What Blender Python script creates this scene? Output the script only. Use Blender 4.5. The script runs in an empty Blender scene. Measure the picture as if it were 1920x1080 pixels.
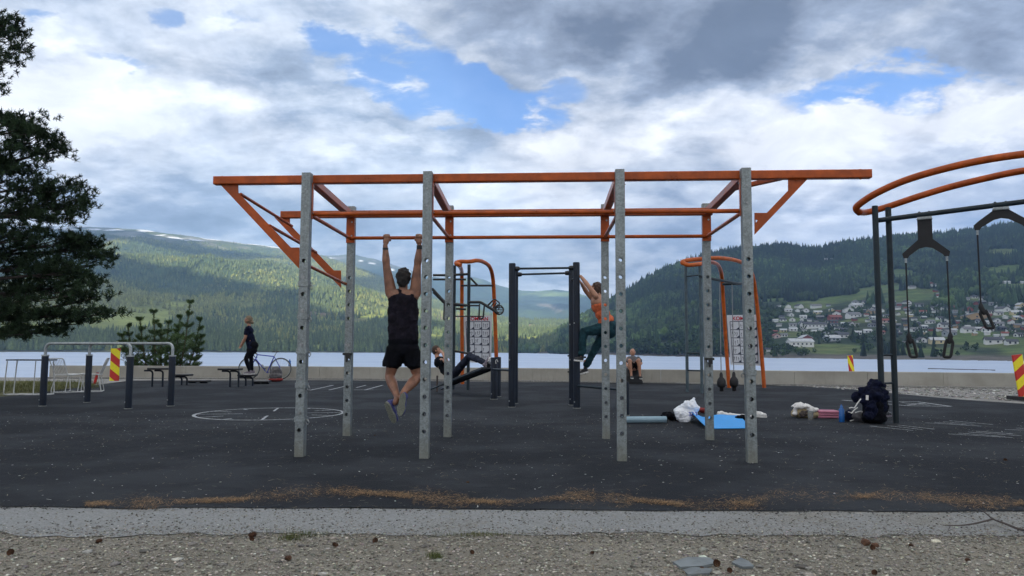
import bpy, bmesh, math, random
import numpy as np
from mathutils import Vector, Matrix, noise as mnoise
R = math.radians
random.seed(7)
rng = np.random.default_rng(7)
scene = bpy.context.scene
col = scene.collection

# ------------------------------------------------------------------ camera
ROLL = .0038
F = 1400.0; CAMH = 1.1; HZ = 655.0
PITCH = math.atan((HZ - 540) / F)
CP, SP = math.cos(PITCH), math.sin(PITCH)
cam_d = bpy.data.cameras.new('camera'); cam = bpy.data.objects.new('camera', cam_d); col.objects.link(cam)
cam_d.lens = F / 1920 * 36; cam_d.sensor_width = 36; cam_d.clip_start = 0.05; cam_d.clip_end = 40000
cam.location = (0, 0, CAMH); cam.rotation_euler = (Matrix.Rotation(math.pi / 2 + PITCH, 3, 'X') @ Matrix.Rotation(ROLL, 3, 'Z')).to_euler()
scene.camera = cam

def unroll(u, v): return u + ROLL * (v - 540), v - ROLL * (u - 960)
def ray(u, v):
    u, v = unroll(u, v)
    a = (u - 960) / F; b = -(v - 540) / F
    return (a, CP - b * SP, SP + b * CP)
def P(u, v, z=0.0):            # where the sight line through a photo point meets height z
    r = ray(u, v); t = (z - CAMH) / r[2]
    return Vector((r[0] * t, r[1] * t, z))
def Q(u, v, Y):                # ... meets depth Y
    r = ray(u, v); t = Y / r[1]
    return Vector((r[0] * t, Y, CAMH + r[2] * t))
def proj(x, y, z):
    z = z - CAMH; d = y * CP + z * SP; up = -y * SP + z * CP
    u, v = F * x / d, -F * up / d
    return 960 + u - ROLL * v, 540 + v + ROLL * u

# ------------------------------------------------------------------ sun and sky
SUN_EL, SUN_AZ = R(36), R(212)          # azimuth clockwise from +Y
SUN_DIR = Vector((math.sin(SUN_AZ) * math.cos(SUN_EL), math.cos(SUN_AZ) * math.cos(SUN_EL), math.sin(SUN_EL)))
sl = bpy.data.lights.new('sun', 'SUN'); sl.energy = 5.0; sl.angle = R(0.5); sl.color = (1.0, 0.91, 0.72)
so = bpy.data.objects.new('sun', sl); col.objects.link(so)
so.rotation_euler = (-SUN_DIR).to_track_quat('-Z', 'Y').to_euler(); so.location = (0, 0, 50)

scene.view_settings.view_transform = 'Standard'; scene.view_settings.look = 'None'
scene.view_settings.exposure = 0.85; scene.view_settings.gamma = 1.0
scene.view_settings.use_curve_mapping = False
scene.cycles.max_bounces = 6; scene.cycles.volume_bounces = 1
scene.cycles.diffuse_bounces = 3; scene.cycles.glossy_bounces = 3; scene.cycles.transmission_bounces = 4
scene.cycles.sample_clamp_indirect = 4
scene.cycles.caustics_reflective = False; scene.cycles.caustics_refractive = False

class NT:                        # small helper for node trees
    def __init__(s, tree): s.t = tree; s.n = tree.nodes; s.l = tree.links
    def node(s, typ, **kw):
        n = s.n.new(typ)
        for k, v in kw.items(): setattr(n, k, v)
        return n
    def put(s, sock, v):
        if isinstance(v, bpy.types.NodeSocket): s.l.new(v, sock)
        elif v is not None: sock.default_value = v
    def m(s, op, a, b=None, c=None, clamp=False):
        n = s.node('ShaderNodeMath', operation=op); n.use_clamp = clamp
        s.put(n.inputs[0], a); s.put(n.inputs[1], b)
        if c is not None: s.put(n.inputs[2], c)
        return n.outputs[0]
    def v(s, op, a, b=None, scale=None):
        n = s.node('ShaderNodeVectorMath', operation=op)
        s.put(n.inputs[0], a)
        if b is not None: s.put(n.inputs[1], b)
        if scale is not None: s.put(n.inputs['Scale'], scale)
        return n.outputs['Value'] if op in ('DOT_PRODUCT', 'LENGTH', 'DISTANCE') else n.outputs['Vector']
    def noise(s, vec, scale, detail=4, rough=0.5, dist=0.0, colr=False, lac=2.0):
        n = s.node('ShaderNodeTexNoise')
        if vec is not None: s.put(n.inputs['Vector'], vec)
        n.inputs['Scale'].default_value = scale; n.inputs['Detail'].default_value = detail
        n.inputs['Roughness'].default_value = rough; n.inputs['Distortion'].default_value = dist
        n.inputs['Lacunarity'].default_value = lac
        return n.outputs['Color'] if colr else n.outputs['Fac']
    def step(s, x, a, b, lo=0.0, hi=1.0):     # smooth map a..b -> lo..hi
        n = s.node('ShaderNodeMapRange', interpolation_type='SMOOTHSTEP')
        s.put(n.inputs['Value'], x); n.inputs['From Min'].default_value = a; n.inputs['From Max'].default_value = b
        n.inputs['To Min'].default_value = lo; n.inputs['To Max'].default_value = hi
        return n.outputs[0]
    def mix(s, fac, a, b, blend='MIX'):
        n = s.node('ShaderNodeMix', data_type='RGBA', blend_type=blend)
        s.put(n.inputs[0], fac)
        for i, x in ((6, a), (7, b)):
            if isinstance(x, (tuple, list)) and len(x) == 3: x = (*x, 1)
            s.put(n.inputs[i], x)
        return n.outputs[2]
    def comb(s, x, y, z):
        n = s.node('ShaderNodeCombineXYZ'); s.put(n.inputs[0], x); s.put(n.inputs[1], y); s.put(n.inputs[2], z)
        return n.outputs[0]
    def sep(s, v):
        n = s.node('ShaderNodeSeparateXYZ'); s.put(n.inputs[0], v); return n.outputs

world = bpy.data.worlds.new('World'); scene.world = world; world.use_nodes = True
W = NT(world.node_tree); W.n.clear()
tc = W.node('ShaderNodeTexCoord'); D = tc.outputs['Generated']
dx, dy, dz = W.sep(D)
den = W.m('ADD', W.m('MAXIMUM', dz, 0.0), 0.27)
PLAN = W.comb(W.m('DIVIDE', dx, den), W.m('DIVIDE', dy, den), 0.0)      # cloud-layer coordinates
warpc = W.noise(PLAN, 1.3, 3, 0.55, colr=True)
warp = W.v('SCALE', W.v('SUBTRACT', warpc, (0.5, 0.5, 0.5)), scale=0.16)
warpf = W.v('SCALE', W.v('SUBTRACT', W.noise(PLAN, 6.0, 5, 0.62, colr=True), (0.5, 0.5, 0.5)), scale=0.085)
DW = W.v('ADD', W.v('ADD', D, warp), warpf)
def patch(u, v, ru, rv, rot=0, soft=0.5, amp=1.0):
    c = Vector(ray(u, v)).normalized()
    right = c.cross(Vector((0, 0, 1))).normalized(); upv = right.cross(c).normalized()
    a = R(rot); r2 = right * math.cos(a) + upv * math.sin(a); u2 = -right * math.sin(a) + upv * math.cos(a)
    k = F * (1 + ((u - 960) / F) ** 2) ** 0.5
    r2 = r2 * (k / ru); u2 = u2 * (k / rv)
    off = c
    dd = W.v('SUBTRACT', DW, tuple(off))
    A = W.v('DOT_PRODUCT', dd, tuple(r2)); B = W.v('DOT_PRODUCT', dd, tuple(u2)); C = W.v('DOT_PRODUCT', D, tuple(c))
    q = W.m('ADD', W.m('ADD', W.m('MULTIPLY', A, A), W.m('MULTIPLY', B, B)), W.m('LESS_THAN', C, 0.2))
    return W.step(q, 1 + soft, max(0.0, 1 - soft), 0, amp)
def total(lst):
    s_ = None
    for a in lst:
        p = patch(*a); s_ = p if s_ is None else W.m('ADD', s_, p)
    return s_
BLUE = [(780, 130, 205, 62, -12, .8, 1.0), (905, 165, 80, 50, -20, .8, 1.0), (590, 62, 60, 30, -10, .9, .8), (1640, 185, 170, 32, 4, .8, .95), (1600, 232, 110, 16, 2, .9, .6),
        (75, 52, 65, 20, -8, .9, .8), (285, 30, 40, 18, -40, .9, .7), (235, 132, 70, 14, 4, .95, .65), (1035, 170, 50, 40, 30, .9, .7), (425, 28, 60, 16, 0, .9, .5)]
DARK = [(1560, 60, 640, 110, 3, .9, 1.0), (1120, 40, 330, 70, -12, .9, .8), (1780, 150, 260, 60, 6, .9, .55), (1300, 150, 170, 60, 25, .9, .5), (540, 110, 110, 38, -10, .9, .75), (640, 200, 250, 45, -12, .95, .45), (560, 250, 260, 50, -8, .95, .35),
        (300, 380, 420, 40, 0, .95, .55), (1000, 490, 420, 55, 4, .9, .6), (700, 430, 260, 50, 0, .9, .4), (1520, 375, 150, 40, 0, .9, .35), (1240, 320, 120, 40, 15, .9, .35)]
LITE = [(330, 215, 330, 60, -4, .95, .75), (130, 170, 260, 90, 0, .95, .75), (100, 300, 260, 90, 0, .95, .4), (700, 235, 120, 22, -8, .9, .5), (900, 160, 45, 22, -20, .9, .6), (960, 215, 110, 40, -25, .9, .7), (1090, 180, 120, 60, 30, .9, .6), (1200, 250, 220, 50, 5, .9, .35), (1290, 210, 90, 30, 25, .9, .4),
        (1700, 255, 280, 50, 4, .9, .7), (1860, 215, 130, 34, 8, .9, .7), (1560, 330, 200, 45, 0, .9, .65), (1420, 455, 110, 30, 12, .9, .45), (150, 300, 180, 60, 0, .95, .3), (1170, 480, 80, 25, 0, .9, .2)]
nb = W.noise(PLAN, 3.2, 9, 0.62, 0.25)
ns = W.noise(W.v('ADD', PLAN, (3.1, 7.7, 0)), 1.5, 8, 0.58, 0.3)
nf = W.noise(W.v('MULTIPLY', PLAN, (1.0, 1.4, 1)), 8, 8, 0.6, 0.2)
blue = W.m('SUBTRACT', total(BLUE), W.step(nf, 0.42, 0.72, 0, 0.95))
blue = W.m('MULTIPLY', W.step(blue, 0.10, 1.0), .92)
shade = W.m('ADD', W.m('MULTIPLY', W.m('SUBTRACT', ns, 0.5), 1.5), W.m('MULTIPLY', W.m('SUBTRACT', nb, 0.5), 1.5))
shade = W.m('ADD', shade, W.m('MULTIPLY', W.m('SUBTRACT', nf, 0.5), 0.95))
shade = W.m('ADD', shade, 0.56)
shade = W.m('SUBTRACT', W.m('ADD', shade, W.m('MULTIPLY', total(LITE), 0.42)), W.m('MULTIPLY', total(DARK), 0.36))
shade = W.m('ADD', W.m('MULTIPLY', shade, 0.92), 0.13)
shade = W.m('MAXIMUM', W.m('MINIMUM', shade, 1.0), 0.0)
ramp = W.node('ShaderNodeValToRGB'); W.put(ramp.inputs[0], shade)
cr = ramp.color_ramp; cr.elements[0].position = 0.0; cr.elements[0].color = (0.16, 0.19, 0.25, 1)
cr.elements[1].position = 1.0; cr.elements[1].color = (1.22, 1.23, 1.25, 1)
e = cr.elements.new(0.12); e.color = (0.235, 0.27, 0.34, 1)
e = cr.elements.new(0.35); e.color = (0.37, 0.43, 0.54, 1)
e = cr.elements.new(0.62); e.color = (0.69, 0.74, 0.82, 1)
SKYS = 0.1
nd = W.noise(W.v('ADD', PLAN, (9.0, 2.0, 0)), 4.0, 9, 0.62, 0.4)
cloudc = W.v('SCALE', ramp.outputs[0], scale=W.step(nd, 0.25, 0.75, 0.80 / SKYS, 1.20 / SKYS))
sky = W.node('ShaderNodeTexSky', sky_type='NISHITA'); sky.sun_disc = False
sky.sun_elevation = SUN_EL; sky.sun_rotation = SUN_AZ; sky.air_density = 1.0; sky.dust_density = 0.3; sky.ozone_density = 3.0
skyc = W.v('MULTIPLY', sky.outputs[0], (1.15, 1.45, 1.85))
fin = W.mix(blue, cloudc, skyc)
bg = W.node('ShaderNodeBackground'); W.l.new(fin, bg.inputs[0]); bg.inputs[1].default_value = SKYS * .66
wo = W.node('ShaderNodeOutputWorld'); W.l.new(bg.outputs[0], wo.inputs[0])

# ------------------------------------------------------------------ materials
def material(name):
    m = bpy.data.materials.new(name); m.use_nodes = True
    t = NT(m.node_tree); b = t.n['Principled BSDF']
    return m, t, b
def objco(t): return t.node('ShaderNodeTexCoord').outputs['Object']
def geo(t): return t.node('ShaderNodeNewGeometry').outputs['Position']
def bump(t, b, h, strength=0.3, dist=0.01):
    n = t.node('ShaderNodeBump'); n.inputs['Strength'].default_value = strength; n.inputs['Distance'].default_value = dist
    t.put(n.inputs['Height'], h); t.l.new(n.outputs[0], b.inputs['Normal'])
def simple(name, c, rough=0.6, metal=0.0, var=0.25, vscale=18, c2=None, bmp=0.15, bdist=0.003, spec=0.5, detail=5):
    m, t, b = material(name)
    p = geo(t); n = t.noise(p, vscale, detail, 0.6)
    f = t.step(n, 0.32, 0.68)
    c2 = c2 or tuple(x * (1 - var) for x in c); c1 = tuple(min(1, x * (1 + var * .6)) for x in c)
    t.put(b.inputs['Base Color'], t.mix(f, c2, c1))
    t.put(b.inputs['Roughness'], t.m('ADD', t.m('MULTIPLY', n, 0.25), rough - 0.12))
    b.inputs['Metallic'].default_value = metal; b.inputs['Specular IOR Level'].default_value = spec
    if bmp: bump(t, b, t.noise(p, vscale * 5, 4, 0.6), bmp, bdist)
    return m
def attrmat(name, attr='tint', rough=0.9, nscale=0.02, amt=0.5, bscale=0.3, bs=0.6, bd=2.0, trans=0.0):
    m, t, b = material(name)
    a = t.node('ShaderNodeAttribute'); a.attribute_name = attr
    n = t.noise(geo(t), nscale, 6, 0.65)
    f = t.step(n, 0.3, 0.7, 1 - amt, 1 + amt * 0.7)
    t.put(b.inputs['Base Color'], t.v('SCALE', a.outputs['Color'], scale=f))
    b.inputs['Roughness'].default_value = rough; b.inputs['Specular IOR Level'].default_value = 0.15
    if bs: bump(t, b, t.noise(geo(t), bscale, 5, 0.7), bs, bd)
    return m
M = {}
def galv(name, base=(0.25, 0.28, 0.285)):
    m, t, b = material(name)
    p = geo(t)
    vor = t.node('ShaderNodeTexVoronoi'); t.put(vor.inputs['Vector'], p); vor.inputs['Scale'].default_value = 70
    vf = t.sep(vor.outputs['Color'])[0]
    n1 = t.noise(p, 9, 6, 0.65); n2 = t.noise(t.v('MULTIPLY', p, (30, 30, 2.2)), 1.0, 5, 0.6)
    f = t.m('ADD', t.m('MULTIPLY', vf, 0.22), t.m('ADD', t.m('MULTIPLY', n1, 0.5), t.m('MULTIPLY', n2, 0.35)))
    c = t.mix(t.step(f, 0.3, 0.8), tuple(x * .62 for x in base), tuple(x * 1.25 for x in base))
    z = t.sep(p)[2]
    dirt = t.m('MULTIPLY', t.step(t.m('ADD', z, t.m('MULTIPLY', n1, 0.25)), 0.42, 0.12), 0.55)
    c = t.mix(dirt, c, (0.20, 0.19, 0.14))
    t.put(b.inputs['Base Color'], c); b.inputs['Metallic'].default_value = 0.45
    t.put(b.inputs['Roughness'], t.m('ADD', t.m('MULTIPLY', f, 0.3), 0.38))
    bump(t, b, t.noise(p, 160, 4, 0.6), 0.12, 0.002)
    return m
M['galv'] = galv('galvanised_steel'); M['galvlt'] = galv('galvanised_tube', (0.36, 0.39, 0.40))
def paint(name, c, scuff=(0.3, 0.28, 0.25), rough=0.42):
    m, t, b = material(name); p = geo(t)
    n = t.noise(p, 6, 6, 0.65); n2 = t.noise(p, 45, 5, 0.7)
    cc = t.mix(t.step(n, 0.3, 0.75), tuple(x * .62 for x in c), tuple(x * 1.15 for x in c)); cc = t.mix(t.step(t.noise(p, 1.7, 5, .6), .45, .75, 0, .35), cc, tuple(x * .55 + .01 for x in c))
    cc = t.mix(t.m('MULTIPLY', t.step(n2, 0.62, 0.74), 0.5), cc, scuff)
    t.put(b.inputs['Base Color'], cc); t.put(b.inputs['Roughness'], t.m('ADD', t.m('MULTIPLY', n, 0.35), rough - .15))
    b.inputs['Specular IOR Level'].default_value = .3
    bump(t, b, t.noise(p, 220, 3, 0.6), 0.08, 0.001)
    return m
M['orange'] = paint('orange_paint', (0.42, 0.078, 0.008), (0.25, 0.10, 0.05), .30)
M['orange2'] = paint('orange_paint_bright', (0.50, 0.10, 0.010), (0.35, 0.15, 0.05), .32)
M['navy'] = paint('navy_paint', (0.005, 0.011, 0.024), (0.06, 0.07, 0.08), 0.55)
M['slate'] = paint('slate_paint', (0.016, 0.028, 0.036), (0.1, 0.11, 0.12), 0.45)
M['bluegrey'] = paint('bluegrey_paint', (0.08, 0.115, 0.135), (0.15, 0.17, 0.18), 0.45)
M['bolt'] = simple('bolt_steel', (0.30, 0.31, 0.31), 0.35, 0.8, vscale=60)
M['blackplastic'] = simple('black_plastic', (0.012, 0.012, 0.014), 0.45, vscale=30)
M['blackrubber'] = simple('black_rubber', (0.016, 0.016, 0.018), 0.75, vscale=40)
M['white'] = paint('white_paint', (0.72, 0.72, 0.70), (0.4, 0.38, 0.34), 0.4)
M['rope'] = simple('black_rope', (0.015, 0.015, 0.02), 0.8, vscale=200)
M['greyrope'] = simple('grey_rope', (0.22, 0.23, 0.25), 0.7, vscale=200)
M['red'] = paint('red_reflective', (0.48, 0.018, 0.012), (0.3, 0.1, 0.08), 0.35)
M['yellow'] = paint('yellow_reflective', (0.80, 0.66, 0.01), (0.4, 0.35, 0.1), 0.35)
M['skin'] = simple('skin', (0.40, 0.20, 0.125), 0.5, var=0.12, vscale=14, bmp=0.05)
M['skintan'] = simple('tanned_skin', (0.25, 0.115, 0.068), 0.42, var=0.30, vscale=11, bmp=0.15)
M['hairdark'] = simple('dark_hair', (0.012, 0.009, 0.008), 0.6, vscale=120, bmp=0.8, bdist=0.01)
M['hairbrown'] = simple('brown_hair', (0.06, 0.03, 0.018), 0.6, vscale=120, bmp=0.8, bdist=0.01)
M['hairblond'] = simple('blond_hair', (0.20, 0.14, 0.085), 0.6, vscale=120, bmp=0.8, bdist=0.01)
M['blackcloth'] = simple('black_cloth', (0.0045, 0.005, 0.008), 0.9, spec=.12, vscale=9, bmp=0.5, bdist=0.02, var=.4)
M['charcloth'] = simple('charcoal_vest_cloth', (0.013, 0.011, 0.018), 0.85, spec=.15, vscale=9, bmp=0.5, bdist=0.02, var=.45)
M['navycloth'] = simple('navy_cloth', (0.006, 0.008, 0.024), 0.9, spec=.12, vscale=9, bmp=0.5, bdist=0.02, var=.4)
M['denim'] = simple('dark_denim', (0.022, 0.027, 0.045), 0.9, spec=.15, vscale=9, bmp=0.5, bdist=0.02, var=.4)
M['teal'] = simple('teal_trousers', (0.014, 0.045, 0.058), 0.9, spec=.15, vscale=9, bmp=0.5, bdist=0.02, var=.4)
M['orangecloth'] = simple('orange_cloth', (0.62, 0.13, 0.045), 0.85, vscale=10, bmp=0.5, bdist=0.02, var=.3)
M['greycloth'] = simple('grey_cloth', (0.10, 0.095, 0.10), 0.9, vscale=9, bmp=0.5, bdist=0.02)
M['whitecloth'] = simple('white_cloth', (0.72, 0.70, 0.68), 0.85, vscale=12, bmp=0.5, bdist=0.02, var=.12)
M['tancloth'] = simple('tan_cloth', (0.42, 0.34, 0.20), 0.9, vscale=12, bmp=0.5, bdist=0.02)
M['shoeblue'] = simple('blue_shoe', (0.05, 0.055, 0.19), 0.7, vscale=40)
M['sole'] = simple('shoe_sole', (0.20, 0.205, 0.165), 0.7, vscale=60, bmp=0.6)
M['shoewhite'] = simple('white_shoe', (0.65, 0.64, 0.62), 0.6, vscale=40)
M['shoegrey'] = simple('grey_shoe', (0.20, 0.17, 0.20), 0.7, vscale=40)
M['bluefoam'] = simple('blue_foam', (0.02, 0.29, 0.72), 0.6, var=.08, vscale=12)
M['greyfoam'] = simple('greyblue_foam', (0.26, 0.38, 0.45), 0.6, var=.08, vscale=12)
M['pinkfoam'] = simple('pink_foam', (0.42, 0.15, 0.22), 0.7, var=.12, vscale=12)
M['plasticbag'] = simple('white_plastic_film', (0.78, 0.80, 0.84), 0.35, var=.06, vscale=8, bmp=0.5, bdist=0.02)
M['redcloth'] = simple('red_cloth', (0.20, 0.018, 0.016), 0.8, vscale=12)
M['bikeblue'] = paint('blue_frame_paint', (0.03, 0.05, 0.42), (0.3, 0.3, 0.4), 0.3)
M['bottleblue'] = simple('blue_bottle_plastic', (0.02, 0.12, 0.38), 0.25, var=.1)
M['beam_w'] = simple('board_white', (0.62, 0.65, 0.70), 0.35, var=.05, vscale=4, bmp=0)
M['print'] = simple('board_print', (0.02, 0.03, 0.07), 0.5, var=.1, bmp=0)
M['redprint'] = simple('red_lettering', (0.5, 0.01, 0.03), 0.5, var=.05, bmp=0)
M['bark'] = simple('pine_bark', (0.10, 0.060, 0.038), 0.9, vscale=14, bmp=0.9, bdist=0.02, var=.45)
M['wood'] = simple('weathered_wood', (0.07, 0.055, 0.05), 0.85, vscale=30, bmp=0.7)
M['cone'] = simple('pine_cone', (0.10, 0.045, 0.022), 0.8, vscale=60, bmp=0.8)
M['windowglass'] = simple('window_glass', (0.03, 0.035, 0.045), 0.12, bmp=0)
M['slatestone'] = simple('slate_stone', (0.155, 0.175, 0.18), 0.6, vscale=8, bmp=0.5, var=.3)

# ------------------------------------------------------------------ object helpers
def link(o): col.objects.link(o); return o
def root_loc(p):
    v = Vector((0, 0, 0))
    while p is not None: v += p.location; p = p.parent
    return v
def thing(name, label, cat, loc=(0, 0, 0), group=None):
    o = link(bpy.data.objects.new(name, None)); o.location = loc; o.empty_display_size = 0.1
    o['label'] = label; o['category'] = cat
    if group: o['group'] = group
    return o
def tag(o, label=None, cat=None, group=None, kind=None):
    if label: o['label'] = label
    if cat: o['category'] = cat
    if group: o['group'] = group
    if kind: o['kind'] = kind
    return o
def from_mesh(name, me, mat, parent=None):
    if mat is not None: me.materials.clear(); me.materials.append(mat)
    o = link(bpy.data.objects.new(name, me)); o.parent = parent
    return o
def frame(d, hint=Vector((0, 0, 1))):
    d = d.normalized()
    if abs(d.dot(hint)) > 0.97: hint = Vector((0, 1, 0)) if abs(d.y) < .9 else Vector((1, 0, 0))
    a = d.cross(hint).normalized(); b = a.cross(d).normalized()
    return a, b
class MB:
    def __init__(s): s.v = []; s.f = []; s.sm = []
    def add(s, vs, fs, smooth=False):
        n = len(s.v); s.v.extend([tuple(x) for x in vs]); s.f.extend([tuple(i + n for i in f) for f in fs]); s.sm.extend([smooth] * len(fs)); return s
    def box(s, c, size, ax=None, ch=0.0):
        c = Vector(c); X, Y, Z = ax if ax else (Vector((1, 0, 0)), Vector((0, 1, 0)), Vector((0, 0, 1)))
        h = [x / 2 for x in size]
        if not ch:
            vs = [c + X * h[0] * i + Y * h[1] * j + Z * h[2] * k for i in (-1, 1) for j in (-1, 1) for k in (-1, 1)]
            return s.add(vs, [(0, 1, 3, 2), (4, 6, 7, 5), (0, 4, 5, 1), (2, 3, 7, 6), (0, 2, 6, 4), (1, 5, 7, 3)])
        return s.beam(c - Z * h[2], c + Z * h[2], size[0], size[1], X, ch)
    def beam(s, p0, p1, w, h, side=None, ch=0.006):       # rectangular tube with chamfered edges
        p0 = Vector(p0); p1 = Vector(p1); d = (p1 - p0).normalized()
        if side is None: a, b = frame(d)
        else:
            a = (side - d * side.dot(d)).normalized(); b = d.cross(a).normalized()
        w /= 2; h /= 2; ch = min(ch, w * .6, h * .6)
        pr = [(w - ch, -h), (w, -h + ch), (w, h - ch), (w - ch, h), (-w + ch, h), (-w, h - ch), (-w, -h + ch), (-w + ch, -h)]
        vs = [p + a * x + b * y for p in (p0, p1) for x, y in pr]
        fs = [(i, (i + 1) % 8, 8 + (i + 1) % 8, 8 + i) for i in range(8)] + [tuple(range(7, -1, -1)), tuple(range(8, 16))]
        return s.add(vs, fs)
    def tube(s, pts, r, n=10, cap=True, squash=None):
        pts = [Vector(p) for p in pts]; m = len(pts)
        if m < 2: return s
        rs = r if isinstance(r, (list, tuple)) else [r] * m
        vs = []; a = None
        for i, p in enumerate(pts):
            d = (pts[min(i + 1, m - 1)] - pts[max(i - 1, 0)])
            if d.length < 1e-9: d = Vector((0, 0, 1))
            d.normalize()
            if a is None: a, b = frame(d)
            else:
                a = a - d * a.dot(d)
                if a.length < 1e-6: a, _ = frame(d)
                a.normalize()
            b = d.cross(a)
            for k in range(n):
                t = 2 * math.pi * k / n
                vs.append(p + (a * math.cos(t) + b * math.sin(t)) * rs[i])
        fs = [(i * n + k, i * n + (k + 1) % n, (i + 1) * n + (k + 1) % n, (i + 1) * n + k) for i in range(m - 1) for k in range(n)]
        s.add(vs, fs, True)
        if cap:
            s.add(vs[:n], [tuple(range(n - 1, -1, -1))]); s.add(vs[-n:], [tuple(range(n))])
        return s
    def capsule(s, p0, r0, p1, r1, n=10):
        p0 = Vector(p0); p1 = Vector(p1); d = p1 - p0
        if d.length < 1e-6: d = Vector((0, 0, 1e-3))
        dn = d.normalized(); pts = []; rs = []
        for t in (90, 60, 30): pts.append(p0 - dn * r0 * math.sin(R(t))); rs.append(max(r0 * math.cos(R(t)), 1e-4))
        pts.append(p0); rs.append(r0); pts.append(p1); rs.append(r1)
        for t in (30, 60, 90): pts.append(p1 + dn * r1 * math.sin(R(t))); rs.append(max(r1 * math.cos(R(t)), 1e-4))
        return s.tube(pts, rs, n)
    def ell(s, c, rad, ax=None, nu=14, nv=9):
        c = Vector(c); X, Y, Z = ax if ax else (Vector((1, 0, 0)), Vector((0, 1, 0)), Vector((0, 0, 1)))
        vs = [c + Z * rad[2]]
        for j in range(1, nv):
            t = math.pi * j / nv
            for k in range(nu):
                q = 2 * math.pi * k / nu
                vs.append(c + X * rad[0] * math.sin(t) * math.cos(q) + Y * rad[1] * math.sin(t) * math.sin(q) + Z * rad[2] * math.cos(t))
        vs.append(c - Z * rad[2]); fs = []
        for k in range(nu): fs.append((0, 1 + k, 1 + (k + 1) % nu))
        for j in range(nv - 2):
            for k in range(nu):
                a = 1 + j * nu; fs.append((a + k, a + nu + k, a + nu + (k + 1) % nu, a + (k + 1) % nu))
        l = len(vs) - 1; a = 1 + (nv - 2) * nu
        for k in range(nu): fs.append((l, a + (k + 1) % nu, a + k))
        return s.add(vs, fs, True)
    def prism(s, pts, depth):                      # polygon (3D points) thickened along vector depth
        n = len(pts); pts = [Vector(p) for p in pts]; d = Vector(depth)
        vs = pts + [p + d for p in pts]
        return s.add(vs, [tuple(range(n - 1, -1, -1)), tuple(range(n, 2 * n))] + [(i, (i + 1) % n, n + (i + 1) % n, n + i) for i in range(n)])
    def mesh(s, name, off=Vector((0, 0, 0))):
        me = bpy.data.meshes.new(name)
        me.from_pydata([(x - off.x, y - off.y, z - off.z) for x, y, z in s.v], [], s.f)
        me.polygons.foreach_set('use_smooth', s.sm); me.update()
        return me
    def build(s, name, mat, parent=None, fix=True):
        me = s.mesh(name, root_loc(parent))
        if fix:
            bm = bmesh.new(); bm.from_mesh(me); bmesh.ops.recalc_face_normals(bm, faces=bm.faces); bm.to_mesh(me); bm.free()
        return from_mesh(name, me, mat, parent)
def fillet(pts, r, n=5):
    pts = [Vector(p) for p in pts]; out = [pts[0]]
    for i in range(1, len(pts) - 1):
        a, b, c = pts[i - 1], pts[i], pts[i + 1]
        u = (a - b); w = (c - b); rr = min(r, u.length * .49, w.length * .49)
        p = b + u.normalized() * rr; q = b + w.normalized() * rr
        for k in range(n + 1):
            t = k / n; out.append(p * (1 - t) ** 2 + b * 2 * t * (1 - t) + q * t * t)
    out.append(pts[-1]); return out
def spline(pts, n=8):
    pts = [Vector(p) for p in pts]; out = []
    P_ = [pts[0] * 2 - pts[1]] + pts + [pts[-1] * 2 - pts[-2]]
    for i in range(1, len(P_) - 2):
        a, b, c, d = P_[i - 1:i + 3]
        for k in range(n):
            t = k / n
            out.append(0.5 * ((2 * b) + (c - a) * t + (2 * a - 5 * b + 4 * c - d) * t * t + (3 * b - a - 3 * c + d) * t ** 3))
    out.append(pts[-1]); return out
def copy_tree(o, parent=None, loc=None):
    c = o.copy(); col.objects.link(c); c.parent = parent
    if loc is not None: c.location = loc
    for ch in list(o.children): copy_tree(ch, c)
    return c
def np_mesh(name, V, Fc, colors=None, mat=None, smooth=False, attr='tint'):   # V (n,3), Fc (m,k)
    me = bpy.data.meshes.new(name); n = len(V); m, k = Fc.shape
    me.vertices.add(n); me.vertices.foreach_set('co', np.ascontiguousarray(V, dtype=np.float32).ravel())
    me.loops.add(m * k); me.loops.foreach_set('vertex_index', np.ascontiguousarray(Fc, dtype=np.int32).ravel())
    me.polygons.add(m); me.polygons.foreach_set('loop_start', np.arange(0, m * k, k, dtype=np.int32))
    me.polygons.foreach_set('loop_total', np.full(m, k, dtype=np.int32))
    if smooth: me.polygons.foreach_set('use_smooth', np.ones(m, dtype=bool))
    me.update(calc_edges=True)
    if colors is not None:
        a = me.color_attributes.new(attr, 'FLOAT_COLOR', 'POINT')
        cc = np.ones((n, 4), dtype=np.float32); cc[:, :3] = colors; a.data.foreach_set('color', cc.ravel())
    return from_mesh(name, me, mat)
# numpy value noise
_perm = rng.random((256, 256))
def vnoise(x, y):
    xi = np.floor(x).astype(int); yi = np.floor(y).astype(int); fx = x - xi; fy = y - yi
    fx = fx * fx * (3 - 2 * fx); fy = fy * fy * (3 - 2 * fy)
    g = lambda i, j: _perm[(xi + i) & 255, (yi + j) & 255]
    return (g(0, 0) * (1 - fx) + g(1, 0) * fx) * (1 - fy) + (g(0, 1) * (1 - fx) + g(1, 1) * fx) * fy
def fbm(x, y, o=5, g=0.5):
    s_ = 0; a = 1; tot = 0
    for i in range(o): s_ = s_ + a * vnoise(x * 2 ** i + 17 * i, y * 2 ** i + 31 * i); tot += a; a *= g
    return s_ / tot
def sstep(x, a, b):
    t = np.clip((x - a) / (b - a), 0, 1); return t * t * (3 - 2 * t)
def nproj(x, y, z):
    z = z - CAMH; d = y * CP + z * SP; up = -y * SP + z * CP
    u, v = F * x / d, -F * up / d
    return 960 + u - ROLL * v, 540 + v + ROLL * u
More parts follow.
